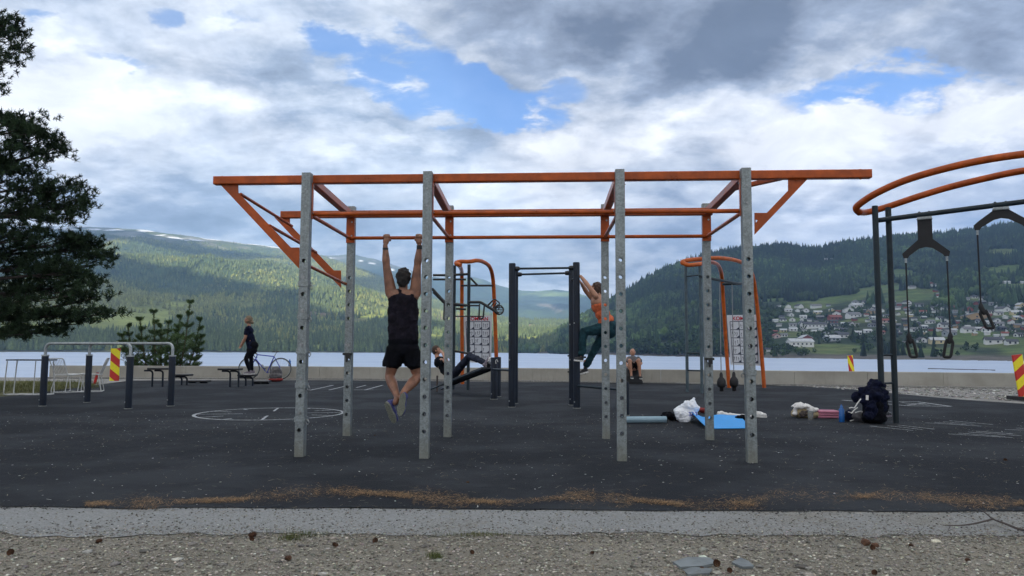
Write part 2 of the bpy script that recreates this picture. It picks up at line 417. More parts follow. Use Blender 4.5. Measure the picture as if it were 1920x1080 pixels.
# ------------------------------------------------------------------ terrain, lake, ground sheets
WATER = -3.9
KX = 1.0 / F / (CP + math.tan(PITCH) * SP) * 1.0
def horiz(u, v=655.0):
    a = (u - 960) / F; b = -(v - 540) / F
    return a / (CP - b * SP)
def ray_v(u, v):
    b = -(v - 540) / F
    return (SP + b * CP) / (CP - b * SP)            # dz/dY
def make_terrain(us, shoreY, ridge, ridgeY, gfun, amp, drop=0.25):
    ridge = [unroll(*p) for p in ridge]
    U = np.array([p[0] for p in ridge], float); Vr = np.array([p[1] for p in ridge], float)
    def height(X, Y):
        k = X / np.maximum(Y, 1); u = 960 + k * F * (CP + (655 - 540) / F * SP)
        sY = np.interp(u, *shoreY); rY = np.interp(u, *ridgeY); vr = np.interp(u, U, Vr)
        t = (Y - sY) / (rY - sY)
        b = -(vr - 540) / F; slope = (SP + b * CP) / (CP - b * SP)
        zr = CAMH + slope * rY
        tt = np.clip(t, 0, 1)
        n = fbm(X / 420 + 5, Y / 420 + 9, 6, .52) - 0.5
        z = WATER + (zr - WATER) * gfun(tt, u) + amp * n * np.sin(np.pi * np.clip(tt, 0, 1)) ** 0.8 * (zr - WATER) / 400
        z = z + (fbm(X / 60 + 3, Y / 60 + 2, 3) - .5) * amp * 0.08 * sstep(tt, 0, 0.1)
        over = np.clip(t - 1, 0, 5)
        z = np.where(t > 1, z - drop * over * (rY - sY) * (0.3 + over), z)
        z = np.where(t < 0, WATER + t * 60, z)
        return z
    return height
farm_ridge = [(-1500, 500), (-900, 470), (-300, 432), (0, 424), (140, 424), (260, 431), (400, 450), (520, 464), (600, 478), (680, 505), (760, 538), (850, 574), (950, 598), (1080, 604), (1200, 610), (1500, 625)]
H_main = make_terrain(None, ([-2000, 0, 400, 960, 1500], [760, 800, 860, 1000, 1000]), farm_ridge,
                      ([-1500, 600, 760, 900, 1500], [4500, 4500, 3900, 3000, 2800]), lambda t, u: 0.25 * t + 0.75 * t ** 1.25, 105)
range_ridge = [(-1500, 600), (100, 560), (400, 480), (560, 476), (620, 479), (660, 476), (700, 485), (760, 504), (800, 518), (850, 522), (885, 519), (905, 524), (935, 535), (980, 545), (1010, 546), (1045, 543), (1075, 547), (1110, 558), (1200, 580), (1500, 610)]
H_back = make_terrain(None, ([-2000, 2000], [3300, 3300]), range_ridge, ([-1500, 1500], [6400, 6400]), lambda t, u: t ** 1.1, 130)
hill_ridge = [(940, 664), (975, 660), (1000, 652), (1020, 640), (1060, 617), (1110, 588), (1150, 566), (1200, 537), (1240, 513), (1300, 490), (1350, 478), (1400, 470), (1470, 464), (1530, 472), (1600, 459), (1700, 447), (1780, 444), (1840, 438), (1920, 424), (2200, 390), (2900, 360), (3600, 380)]
H_hill = make_terrain(None, ([900, 960, 1100, 1240, 1480, 1920, 2900, 3600], [1100, 1000, 740, 583, 467, 382, 290, 240]), hill_ridge,
                      ([900, 1000, 1110, 1300, 1500, 1920, 3600], [1300, 1350, 1500, 1650, 1700, 1600, 1300]), lambda t, u: 0.24 * t + 0.76 * t ** 1.75, 50)

def msk(u, v, cx, cy, rx, ry, rot=0, soft=.35, n=0):
    a = R(rot); du = u - cx; dv = v - cy
    x = (du * math.cos(a) + dv * math.sin(a)) / rx; y = (-du * math.sin(a) + dv * math.cos(a)) / ry
    return sstep(-(np.sqrt(x * x + y * y) + n), -(1 + soft), -(1 - soft))
def blend(c, m, d): return c * (1 - m[:, None]) + np.array(d)[None, :] * m[:, None]
FIELDS_MAIN = [(560, 651, 95, 5, 0), (700, 648, 60, 5, -2), (530, 644, 30, 6, 0), (250, 605, 90, 22, -6), (230, 648, 30, 10, -10), (445, 620, 40, 5, 3), (690, 600, 50, 12, -15), (640, 610, 30, 7, 0), (800, 640, 40, 14, -8), (960, 642, 60, 9, -6), (880, 630, 30, 10, -10), (470, 622, 34, 4, 0), (60, 620, 60, 12, 0), (345, 570, 30, 6, 0)]
CUTS_MAIN = [(845, 595, 30, 11, 4), (960, 610, 60, 9, 2), (1020, 604, 40, 6, 4), (620, 592, 70, 4, 8), (560, 587, 60, 3, 6)]
SNOW = [(150, 424, 25, 1.6, 2), (178, 430, 12, 1.5, 2), (212, 431, 16, 1.4, 0), (275, 433, 14, 1.3, 2), (330, 435, 38, 2.0, 4), (330, 446, 22, 1.8, 10), (360, 449, 18, 1.6, 6), (398, 448, 16, 1.7, 8), (470, 455, 34, 2.4, 8), (515, 462, 22, 1.8, 8), (440, 453, 14, 1.5, 8), (120, 428, 14, 3, 3), (250, 443, 8, 1, 0), (300, 441, 10, 1, 0), (20, 430, 40, 2, 0), (-200, 440, 60, 3, 0)]
def cover_main(X, Y, Z):
    u, v = nproj(X, Y, Z); n = (fbm(X / 130, Y / 130, 5) - .5)
    n2 = fbm(X / 500 + 9, Y / 700 + 4, 5, .6); n3 = fbm(X / 90 + 1, Y / 90 + 8, 5, .62); n4 = fbm(X / 30, Y / 45, 4, .65)
    f = np.zeros(len(X)); c = np.zeros(len(X)); s = np.zeros(len(X))
    for a in FIELDS_MAIN: f = np.maximum(f, msk(u, v, *a, n=n * 1.6))
    for a in CUTS_MAIN: c = np.maximum(c, msk(u, v, *a, n=n * 2.2, soft=.6))
    for a in SNOW: s = np.maximum(s, msk(u, v, *a, n=(n3 - .5) * 3.2, soft=.25))
    tl = sstep(Z + (n2 - .5) * 420 + n * 160, 470, 560)          # tree line
    f = np.maximum(f, sstep(n2, .66, .7) * sstep(v, 600, 640) * sstep(-Z, -230, -120) * .8)
    return u, v, f, c, s, tl, n2, n3, n4
def polar(us, ts, sYf, rYf, Hf):
    UU, TT = np.meshgrid(us, ts)
    sY = np.interp(UU, *sYf); rY = np.interp(UU, *rYf)
    Y = sY + TT * (rY - sY); X = Y * (UU - 960) / F / (CP + (655 - 540) / F * SP)
    Z = Hf(X.ravel(), Y.ravel()).reshape(X.shape)
    return X, Y, Z
def grid_faces(nr, nc):
    i = np.arange((nr - 1) * nc).reshape(nr - 1, nc)[:, :-1].ravel()
    return np.stack([i, i + 1, i + nc + 1, i + nc], 1)
M['land'] = attrmat('mountain_ground', nscale=0.012, amt=0.35, bscale=0.05, bs=0.7, bd=8)
M['landnear'] = attrmat('hillside_ground', nscale=0.05, amt=0.4, bscale=0.2, bs=0.6, bd=2)
M['leaf'] = attrmat('tree_foliage', nscale=0.4, amt=0.35, bs=0)
def land_main():
    ts = np.concatenate([np.linspace(-.03, 0, 4)[:-1], np.linspace(0, 1, 190), np.linspace(1.02, 1.5, 10)])
    us = np.arange(-1400, 1460, 5.0)
    X, Y, Z = polar(us, ts, ([-2000, 0, 400, 960, 1500], [760, 800, 860, 1000, 1000]), ([-1500, 600, 760, 900, 1500], [4500, 4500, 3900, 3000, 2800]), H_main)
    x, y, z = X.ravel(), Y.ravel(), Z.ravel()
    u, v, f, c, s, tl, n2, n3, n4 = cover_main(x, y, z)
    C = np.tile(np.array([.060, .092, .036]), (len(x), 1))
    C = blend(C, sstep(n2, .42, .62), (.145, .170, .050)); C = blend(C, sstep(n4, .5, .7) * .5, (.012, .028, .012))
    heath = blend(np.tile(np.array([.085, .105, .045]), (len(x), 1)), sstep(n3, .45, .62), (.19, .185, .145))
    heath = blend(heath, sstep(n3, .6, .72) * sstep(z, 560, 660), (.26, .255, .235))
    C = C * (1 - tl[:, None]) + heath * tl[:, None]
    C = blend(C, f, (.24, .27, .06)); C = blend(C, c * .8, (.26, .17, .115))
    C = blend(C, s, (.80, .82, .85))
    C = blend(C, sstep(-z, .5, 3.0) * .8, (.12, .11, .09))
    o = np_mesh('mountain', np.stack([x, y, z], 1), grid_faces(*X.shape), C, M['land'], True); tag(o, kind='structure')
    ts = np.linspace(.1, 1.3, 120); us = np.arange(-100, 1460, 6.0)
    X, Y, Z = polar(us, ts, ([-2000, 2000], [3300, 3300]), ([-1500, 1500], [6400, 6400]), H_back)
    x, y, z = X.ravel(), Y.ravel(), Z.ravel(); u, v = nproj(x, y, z)
    n2 = fbm(x / 600, y / 900, 6, .6); n3 = fbm(x / 160, y / 160, 6, .65)
    C = np.tile(np.array([.020, .038, .018]), (len(x), 1)); C = blend(C, sstep(n2, .4, .6), (.045, .07, .025)); C = blend(C, sstep(n3, .5, .68) * .6, (.012, .022, .012))
    tl = sstep(z + (n2 - .5) * 500, 560, 700); C = blend(C, tl, (.09, .10, .06)); C = blend(C, tl * sstep(n3, .55, .65), (.17, .165, .15))
    for a in [(1030, 574, 20, 3, 12), (1046, 581, 14, 3, 20)]: C = blend(C, msk(u, v, *a, n=(n3 - .5) * 2, soft=.5) * .5, (.30, .24, .20))
    for a in [(1010, 551, 40, 4, 2), (1060, 552, 50, 4, 5), (885, 526, 22, 4, 8)]: C = blend(C, msk(u, v, *a, n=(n3 - .5) * 2, soft=.6), (.14, .19, .05))
    for a in [(678, 489, 5, 1.5, 5), (698, 494, 6, 1.6, 8), (735, 505, 5, 1.8, 10), (765, 509, 4, 3, 50), (620, 484, 5, 2, 0)]: C = blend(C, msk(u, v, *a, n=(n3 - .5) * 2, soft=.3), (.8, .82, .85))
    o = np_mesh('far_mountain_range', np.stack([x, y, z], 1), grid_faces(*X.shape), C, M['land'], True); tag(o, kind='structure')
land_main()
MEADOW = [(1565, 563, 62, 9, -6), (1530, 572, 30, 9, 0), (1715, 551, 55, 12, -5), (1690, 512, 24, 8, 0), (1640, 545, 60, 9, -12), (1885, 504, 52, 12, -2), (1880, 472, 30, 5, 0), (1760, 660, 90, 9, 0), (1860, 640, 90, 14, 4), (1800, 625, 60, 6, 0), (1930, 655, 80, 18, 2), (1480, 628, 50, 6, 0), (1570, 655, 60, 9, 0), (1505, 570, 40, 8, -8), (1032, 640, 24, 9, -22), (1015, 648, 14, 5, -20),
          (1245, 634, 18, 5, -14), (1270, 632, 16, 5, 8), (1175, 630, 10, 6, 0), (1445, 563, 42, 3, -5), (1170, 655, 60, 3, 2), (1290, 660, 60, 3, 2), (1400, 664, 60, 3, 2), (1620, 600, 40, 4, -4), (1480, 600, 30, 5, 0), (1750, 600, 26, 4, 0), (1690, 588, 22, 4, 0), (1835, 560, 40, 5, 8), (1905, 535, 50, 6, 0), (1870, 590, 40, 5, 0), (1965, 480, 50, 14, 0), (1990, 560, 60, 18, 0), (1340, 620, 12, 4, 0), (1260, 650, 20, 3, 0)]
def cover_hill(x, y, z):
    u, v = nproj(x, y, z); n = (fbm(x / 60, y / 60, 5) - .5)
    f = np.zeros(len(x))
    for a in MEADOW: f = np.maximum(f, msk(u, v, *a, n=n * 1.3, soft=.2))
    return u, v, f, n
HS = ([900, 960, 1100, 1240, 1480, 1920, 2900, 3600], [1100, 1000, 740, 583, 467, 382, 290, 240])
HR = ([900, 1000, 1110, 1300, 1500, 1920, 3600], [1300, 1350, 1500, 1650, 1700, 1600, 1300])
def land_hill():
    ts = np.concatenate([np.linspace(-.03, 0, 4)[:-1], np.linspace(0, 1, 210), np.linspace(1.02, 1.4, 8)])
    us = np.arange(930, 3560, 5.0)
    X, Y, Z = polar(us, ts, HS, HR, H_hill)
    x, y, z = X.ravel(), Y.ravel(), Z.ravel(); u, v, f, n = cover_hill(x, y, z)
    n3 = fbm(x / 40 + 4, y / 40, 5, .6)
    C = np.tile(np.array([.020, .036, .012]), (len(x), 1)); C = blend(C, sstep(n3, .5, .6) * .6, (.05, .062, .028))
    C = blend(C, f, (.080, .122, .032)); C = blend(C, f * sstep(n3, .48, .62) * .7, (.11, .13, .04))
    C = blend(C, sstep(-z, 0.3, 2.6), (.11, .10, .085))
    o = np_mesh('hillside', np.stack([x, y, z], 1), grid_faces(*X.shape), C, M['landnear'], True); tag(o, kind='structure')
land_hill()

# forests: each one mass nobody could count
def ico():
    bm = bmesh.new(); bmesh.ops.create_icosphere(bm, subdivisions=1, radius=1); v = np.array([x.co[:] for x in bm.verts]); f = np.array([[q.index for q in p.verts] for p in bm.faces]); bm.free(); return v, f
ICV, ICF = ico()
CONV = np.array([[math.cos(a), math.sin(a), 0.08] for a in np.arange(5) * 2 * math.pi / 5] + [[0, 0, 1.0]]); CONF = np.array([[i, (i + 1) % 5, 5] for i in range(5)])
def scatter_mesh(name, protoV, protoF, pos, sx, sz, colr, mat, jit=0.0):
    n = len(pos); k = len(protoV); a = rng.random(n) * 6.283
    ca, sa = np.cos(a)[:, None], np.sin(a)[:, None]
    V = np.empty((n, k, 3)); jx = 1 + (rng.random((n, k)) - .5) * jit
    V[:, :, 0] = (protoV[None, :, 0] * ca - protoV[None, :, 1] * sa) * sx[:, None] * jx + pos[:, None, 0]
    V[:, :, 1] = (protoV[None, :, 0] * sa + protoV[None, :, 1] * ca) * sx[:, None] * jx + pos[:, None, 1]
    V[:, :, 2] = protoV[None, :, 2] * sz[:, None] * (1 + (rng.random((n, k)) - .5) * jit) + pos[:, None, 2]
    Fc = (protoF[None, :, :] + (np.arange(n) * k)[:, None, None]).reshape(-1, protoF.shape[1])
    return np_mesh(name, V.reshape(-1, 3), Fc, np.repeat(colr, k, axis=0), mat)
def samp(n, u0, u1, sf, rf, t0=0.01, t1=1.0, pw=1.0):
    u = rng.uniform(u0, u1, n * 3); sY = np.interp(u, *sf); rY = np.interp(u, *rf); t = rng.random(n * 3)
    y0 = sY + t0 * (rY - sY); y1 = sY + t1 * (rY - sY)
    Y = np.sqrt(y0 ** 2 + t * (y1 ** 2 - y0 ** 2)) if pw == 1 else y0 + t ** pw * (y1 - y0)
    X = Y * (u - 960) / F / (CP + (655 - 540) / F * SP); return X, Y
def forest_main():
    X, Y = samp(80000, -250, 1250, ([-2000, 0, 400, 960, 1500], [760, 800, 860, 1000, 1000]), ([-1500, 600, 760, 900, 1500], [4500, 4500, 3900, 3000, 2800]), .004, .98, 1.25)
    Z = H_main(X, Y); u, v, f, c, s, tl, n2, n3, n4 = cover_main(X, Y, Z)
    k = (rng.random(len(X)) > np.maximum(np.maximum(f, c * .85), tl * 1.02)) & (rng.random(len(X)) < .35 + .6 * sstep(n3, .35, .5)); X, Y, Z, n2, n3 = X[k], Y[k], Z[k], n2[k], n3[k]
    n = min(len(X), 90000); X, Y, Z, n2, n3 = X[:n], Y[:n], Z[:n], n2[:n], n3[:n]
    dec = rng.random(n) < sstep(n2, .4, .62)
    C = np.where(dec[:, None], np.array([.185, .200, .058]), np.array([.095, .125, .046])) * rng.uniform(.65, 1.35, n)[:, None]
    h = np.where(dec, rng.uniform(7, 12, n), rng.uniform(10, 19, n)); w = np.where(dec, h * .36, h * .20)
    tag(scatter_mesh('mountain_forest', CONV, CONF, np.stack([X, Y, Z - 1], 1), w, h, C, M['leaf'], .3), kind='stuff')
forest_main()
HOUSES = []          # filled first so the trees keep clear of them
def village():
    big = [(1455, 634, 15, 'pale_pink'), (1500, 650, 44, 'barn'), (1578, 634, 24, 'white'), (1728, 642, 16, 'white'), (1756, 645, 24, 'yellow'), (1862, 645, 27, 'white'), (1896, 646, 20, 'white'), (1525, 615, 44, 'row'), (1600, 535, 15, 'white'), (1500, 555, 9, 'white'), (1553, 489, 14, 'white'), (1478, 577, 12, 'white'),
           (1740, 536, 18, 'red'), (1752, 537, 12, 'white'), (1710, 541, 12, 'white'), (1838, 495, 14, 'red'), (1878, 521, 20, 'white'), (1914, 520, 14, 'white'), (1832, 548, 18, 'red'), (1770, 615, 20, 'white'), (1744, 607, 16, 'white'), (1825, 598, 40, 'ochre'), (1815, 583, 16, 'red'), (1870, 612, 20, 'white'), (1815, 624, 22, 'white'), (1852, 622, 18, 'white'),
           (1792, 565, 24, 'white'), (1810, 563, 12, 'white'), (1700, 570, 14, 'white'), (1760, 562, 12, 'white'), (1624, 569, 14, 'white'), (1605, 577, 22, 'white'), (1590, 585, 20, 'white'), (1568, 593, 18, 'white'), (1600, 595, 24, 'white'), (1506, 597, 12, 'white'), (1498, 578, 14, 'white'), (1530, 578, 18, 'white'), (1700, 648, 12, 'grey'),
           (1306, 651, 14, 'white'), (1262, 655, 8, 'white'), (1248, 627, 6, 'white'), (1256, 628, 5, 'white'), (1018, 652, 12, 'white'), (1028, 655, 7, 'white'), (1345, 645, 8, 'white'), (1415, 643, 10, 'white'), (1440, 660, 9, 'white'), (1460, 612, 11, 'white'), (1660, 605, 16, 'pale_pink'), (1652, 627, 12, 'pale_pink'), (1635, 588, 17, 'ochre'), (1565, 600, 22, 'red'), (1560, 640, 26, 'grey'), (1880, 585, 22, 'white'), (1905, 590, 18, 'yellow'), (1780, 630, 22, 'grey'), (1510, 640, 24, 'red')]
    pts = list(big); tries = 0
    while len(pts) < 200 and tries < 9000:
        tries += 1
        u = random.uniform(1452, 1930); lo = 572 - (u - 1480) * .05 - (45 if u > 1745 else 0) * (random.random() < .35); v = random.triangular(lo, 650, 600)
        if 1560 < u < 1720 and v < 580 and random.random() < .5: continue
        if v > 632 and random.random() < .75: continue
        if any(abs(u - p[0]) < (p[2] * .55 + 6) and abs(v - p[1]) < 5.5 for p in pts): continue
        pts.append((u, v, random.uniform(7, 14.5), random.choices(['white', 'grey', 'red', 'yellow', 'ochre', 'dark'], [.60, .13, .07, .06, .04, .10])[0]))
    for (u, v, w, k) in pts:
        Y = None                                  # march along the sight line to the slope
        s0 = np.interp(u, *HS)
        for y in np.arange(s0, 1700, 4.0):
            q = Q(u, v, y)
            if H_hill(np.array([q.x]), np.array([q.y]))[0] >= q.z: Y = y; break
        if Y is None: continue
        q = Q(u, v, Y); HOUSES.append((q, w * Y / F, k, u, v))
village()
def forest_hill():
    X, Y = samp(20000, 950, 2250, HS, HR, .012, 1.02)
    Z = H_hill(X, Y); u, v, f, n = cover_hill(X, Y, Z)
    f = np.maximum(f, cover_hill(X, Y, Z + 9)[2]); f = np.maximum(f, cover_hill(X, Y, Z + 5)[2])
    vill = sstep(u, 1430, 1500) * sstep(v, 555, 585) * (.45 + .35 * sstep(v, 630, 645))
    k = rng.random(len(X)) > np.maximum(f, vill)
    for q, w, kk, a, b in HOUSES: k &= ~((np.abs(X - q.x) < w * .55 + 3) & (Y < q.y + 5) & (Y > q.y - 24))
    X, Y, Z, v, u = X[k], Y[k], Z[k], v[k], u[k]; n = min(len(X), 42000); X, Y, Z, v, u = X[:n], Y[:n], Z[:n], v[:n], u[:n]
    t = sstep(v, 560, 600)
    n2 = fbm(X / 90, Y / 90, 4)
    con = rng.random(n) < np.clip(.62 - .45 * t + 2.2 * (n2 - .5), .06, .9)
    h = np.where(con, rng.uniform(9, 19, n), rng.uniform(6, 12, n)) * np.where((v > 575) & (u > 1430), .58, 1)
    tone = (rng.uniform(.6, 1.4, n) * (.7 + .9 * sstep(fbm(X / 150 + 4, Y / 150, 4), .35, .65)))[:, None]
    i = con; c = np.array([.016, .030, .013]) * tone[i]
    tag(scatter_mesh('hillside_spruce_forest', CONV, CONF, np.stack([X[i], Y[i], Z[i] - .5], 1), h[i] * .21, h[i], c, M['leaf'], .35), kind='stuff')
    i = ~con & (Y > 760); c = np.array([.040, .066, .020]) * tone[i]
    tag(scatter_mesh('hillside_broadleaf_forest', ICV * .5 + [0, 0, .5], ICF, np.stack([X[i], Y[i], Z[i] - .5], 1), h[i] * .95, h[i], c, M['leaf'], .7), kind='stuff')
    i = ~con & (Y <= 760); px = np.stack([X[i], Y[i], Z[i]], 1)[:7000]; hh = h[i][:7000]; m = len(px); K = 34
    # leaf clumps spread through each crown's volume
    d = rng.normal(size=(m, K, 3)); d /= np.linalg.norm(d, axis=2, keepdims=True); r = rng.uniform(.45, 1, (m, K, 1)) * (.8 + .4 * rng.random((m, 1, 1)))
    cc = px[:, None, :] + d * r * np.stack([hh * .42, hh * .42, hh * .46], 1)[:, None, :] + np.array([0, 0, 1])[None, None] * (hh * .5)[:, None, None]
    e1 = rng.normal(size=(m, K, 3)); e1 /= np.linalg.norm(e1, axis=2, keepdims=True); e2 = np.cross(e1, rng.normal(size=(m, K, 3))); e2 /= np.linalg.norm(e2, axis=2, keepdims=True)
    sz = (hh * .15)[:, None, None] * rng.uniform(.6, 1.2, (m, K, 1))
    V = np.stack([cc + e1 * sz, cc + e2 * sz, cc - e1 * sz, cc - e2 * sz], 2).reshape(-1, 3)
    Fc = np.arange(m * K * 4).reshape(-1, 4)
    C = np.repeat(np.array([.042, .070, .022]) * rng.uniform(.6, 1.5, (m, 1)), K * 4, axis=0) * np.repeat(rng.uniform(.7, 1.3, (m * K, 1)), 4, axis=0)
    tag(np_mesh('lakeside_broadleaf_trees', V, Fc, C, M['leaf']), kind='stuff')
forest_hill()

# lake
def lake():
    m, t, b = material('lake_water'); p = geo(t)
    q = t.v('MULTIPLY', p, (0.10, 0.55, 1)); n1 = t.noise(q, 1.0, 6, 0.6); n2 = t.noise(t.v('MULTIPLY', p, (.006, .03, 1)), 1.0, 4, .5)
    b.inputs['Base Color'].default_value = (0.40, 0.48, 0.62, 1)
    t.put(b.inputs['Roughness'], t.step(n2, .35, .65, .30, .42)); b.inputs['IOR'].default_value = 1.33; b.inputs['Metallic'].default_value = .16
    bump(t, b, t.m('ADD', n1, t.m('MULTIPLY', t.noise(p, .35, 4, .6), .6)), 0.22, 0.35)
    ys = [29.0]
    while ys[-1] < 1500: ys.append(ys[-1] * 1.0085 + .05)
    ys = np.array(ys + [2500, 5000, 9000.]); ks = np.concatenate([[-4], np.linspace(-1.15, 1.6, 420), [4]]); K_, Y_ = np.meshgrid(ks, ys); X_ = K_ * Y_
    h = (Y_ * .0085) * np.where(Y_ > 1500, 0, 1); r_ = np.arange(len(ys))[:, None] + 0 * K_
    Z_ = WATER + h * .22 * (fbm(K_ * 60 + 3, r_ * 1.31, 2) - .5) * (.55 + .9 * fbm(K_ * 5, r_ * .08 + 3, 3))
    tag(np_mesh('lake', np.stack([X_.ravel(), Y_.ravel(), Z_.ravel()], 1), grid_faces(*X_.shape), None, m, True), kind='structure')
lake()
# ---- near ground
def rubbermat():
    m, t, b = material('rubber_granulate'); p = geo(t)
    n = t.noise(p, 90, 6, .7); n2 = t.noise(p, .55, 6, .62); n3 = t.noise(p, 420, 3, .6); n4 = t.noise(t.v('MULTIPLY', p, (1, 1.6, 1)), 3.2, 7, .68)
    c = t.mix(t.step(n, .35, .68), (.009, .0105, .014), (.032, .036, .043))
    c = t.mix(t.m('MULTIPLY', t.step(n2, .42, .62), .65), c, (.046, .051, .058)); c = t.mix(t.m('MULTIPLY', t.step(t.noise(p, .28, 5, .7), .55, .68), .4), c, (.012, .013, .016))
    c = t.mix(t.m('MULTIPLY', t.step(n4, .54, .72), .38), c, (.062, .066, .070))
    c = t.mix(t.m('MULTIPLY', t.step(n3, .66, .76), .5), c, (.13, .13, .125))
    t.put(b.inputs['Base Color'], c); b.inputs['Roughness'].default_value = .95; b.inputs['Specular IOR Level'].default_value = .12
    bump(t, b, t.m('ADD', n, n3), .8, .006); return m
M['rubber'] = rubbermat()
def stonemat(name, a, c2, c3, s=60, disp=.01):
    m, t, b = material(name); p = geo(t)
    vor = t.node('ShaderNodeTexVoronoi'); t.put(vor.inputs['Vector'], p); vor.inputs['Scale'].default_value = s
    vf = t.sep(vor.outputs['Color'])[0]; vd = vor.outputs['Distance']
    n = t.noise(p, .9, 6, .6); n2 = t.noise(p, 8, 6, .7)
    c = t.mix(vf, a, c2); c = t.mix(t.step(n2, .45, .7, 0, .55), c, c3); c = t.mix(t.step(n, .4, .7, 0, .45), c, tuple(x * .7 for x in a))
    t.put(b.inputs['Base Color'], c); b.inputs['Roughness'].default_value = .93; b.inputs['Specular IOR Level'].default_value = .25
    bump(t, b, t.m('ADD', t.m('MULTIPLY', vd, 1.2), t.m('MULTIPLY', n2, .6)), .9, disp); return m
M['gravel'] = stonemat('gravel_bed', (.185, .170, .138), (.34, .315, .265), (.25, .22, .165), 140, .008)
M['path'] = stonemat('worn_path_concrete', (.215, .225, .225), (.27, .28, .278), (.185, .19, .188), 190, .003)
def pathmix():
    m, t, b = material('worn_path'); p = geo(t); n = t.noise(p, 1.4, 6, .65); n2 = t.noise(p, 60, 5, .7); n3 = t.noise(p, 260, 3, .6); x = t.sep(p)[0]
    c = t.mix(t.step(n2, .35, .7), (.20, .205, .203), (.31, .317, .315)); g = t.mix(t.step(n2, .4, .65), (.15, .14, .12), (.27, .255, .225))
    f = t.step(t.m('ADD', t.m('MULTIPLY', x, .14), t.m('MULTIPLY', t.m('SUBTRACT', n, .5), 2.4)), -.05, .75)
    c = t.mix(t.m('MULTIPLY', f, .75), c, g); c = t.mix(t.step(n3, .60, .68, 0, .7), c, (.07, .07, .065))
    t.put(b.inputs['Base Color'], c); b.inputs['Roughness'].default_value = .93; b.inputs['Specular IOR Level'].default_value = .25
    bump(t, b, t.m('ADD', n2, n3), .8, .005); return m
M['path'] = pathmix()
M['gravel2'] = stonemat('pale_gravel', (.20, .195, .185), (.36, .35, .33), (.26, .25, .23), 45, .012)
M['grassy'] = stonemat('grass_verge_soil', (.085, .085, .035), (.14, .13, .06), (.10, .12, .035), 30, .02)
def sheet(name, pts, mat, z):
    o = MB().add([(p[0], p[1], z) for p in pts], [tuple(range(len(pts)))]).build(name, mat)
    if o.data.polygons[0].normal.z < 0: o.data.flip_normals()
    return tag(o, kind='structure')
def wavy(a, b, n, amp):
    out = []
    for i in range(n + 1):
        t = i / n; p = Vector(a) * (1 - t) + Vector(b) * t
        out.append(Vector((p.x, p.y + (mnoise.noise(Vector((p.x * 1.3, p.y, 3))) + .5 * mnoise.noise(Vector((p.x * 6, p.y, 8)))) * amp, 0)))
    return out
# base ground: land with a bank down to the lake
def base_ground():
    ys = [-60, -20, 0, 3, 6, 12, 20, 24]; 
    V = []; Fc = []; xs = np.linspace(-80, 80, 65)
    def edge(x): return np.interp(x, [-80, -17, -3, 5, 15.5, 22, 80], [29, 28.2, 27.8, 26.0, 23.2, 22.0, 20])
    rows = []
    for j in range(8): rows.append([(x, ys[j] if ys[j] < 20 else edge(x) - (24 - ys[j]) - 2, -.02) for x in xs])
    rows.append([(x, edge(x), -.02) for x in xs]); rows.append([(x, edge(x) + 2.5, -1.6) for x in xs]); rows.append([(x, edge(x) + 7, -4.6) for x in xs]); rows.append([(x, edge(x) + 30, -7) for x in xs])
    V = [p for r in rows for p in r]; nc = len(xs)
    Fc = [(j * nc + i, j * nc + i + 1, (j + 1) * nc + i + 1, (j + 1) * nc + i) for j in range(len(rows) - 1) for i in range(nc - 1)]
    tag(MB().add(V, Fc).build('ground', M['gravel2']), kind='structure')
base_ground()
path_far = wavy((-14, 5.36, 0), (14, 5.20, 0), 90, .035); path_near = wavy((-14, 4.62, 0), (14, 4.56, 0), 420, .17)
tag(MB().add([(-14, -8, -.012), (14, -8, -.012), (14, 4.75, -.012), (-14, 4.75, -.012)], [(0, 1, 2, 3)]).build('gravel_ground', M['gravel']), kind='structure')
sheet('path', path_near + [p for p in reversed(path_far)] , M['path'], -.006).data
back = [P(-900, 800), P(-200, 757), P(30, 742), P(110, 731), P(185, 721), P(245, 713.4), P(600, 712.8), P(900, 715.5), P(1240, 718.3), P(1440, 722.5), P(1500, 723.6), P(1600, 730), P(1680, 738), P(1800, 749), P(1920, 757), P(2300, 775), P(3000, 800)]
sheet('rubber_surface', [Vector((-14, 5.3, 0))] + wavy((-14, 5.34, 0), (14, 5.19, 0), 260, .06) + [Vector((14, 5.3, 0))] + list(reversed(back)), M['rubber'], 0.0)
verge = [P(-900, 799), P(-200, 756), P(30, 741), P(110, 730), P(180, 721), P(170, 716.5), P(60, 714), P(-400, 712), P(-900, 730)]
sheet('grass_verge', verge, M['grassy'], -.008)
# ------------------------------------------------------------------ concrete wall
def cmat():
    m, t, b = material('cast_concrete'); p = geo(t)
    n = t.noise(p, .9, 6, .6); n2 = t.noise(t.v('MULTIPLY', p, (9, 9, 1.2)), 1.0, 5, .65); n3 = t.noise(p, 40, 4, .6)
    c = t.mix(t.step(n, .3, .7), (.27, .255, .22), (.37, .355, .315)); c = t.mix(t.step(n2, .52, .72, 0, .4), c, (.20, .185, .155)); c = t.mix(t.step(n3, .6, .75, 0, .25), c, (.17, .165, .15))
    t.put(b.inputs['Base Color'], c); b.inputs['Roughness'].default_value = .9; bump(t, b, n3, .4, .004); return m
M['concrete'] = cmat()
wall_line = [Vector((-16.9, 27.45, 0)), Vector((-7, 27.35, 0)), Vector((-1, 26.5, 0)), Vector((5, 25.2, 0)), Vector((9, 23.9, 0)), Vector((15.3, 22.5, 0)), Vector((20, 21.6, 0))]
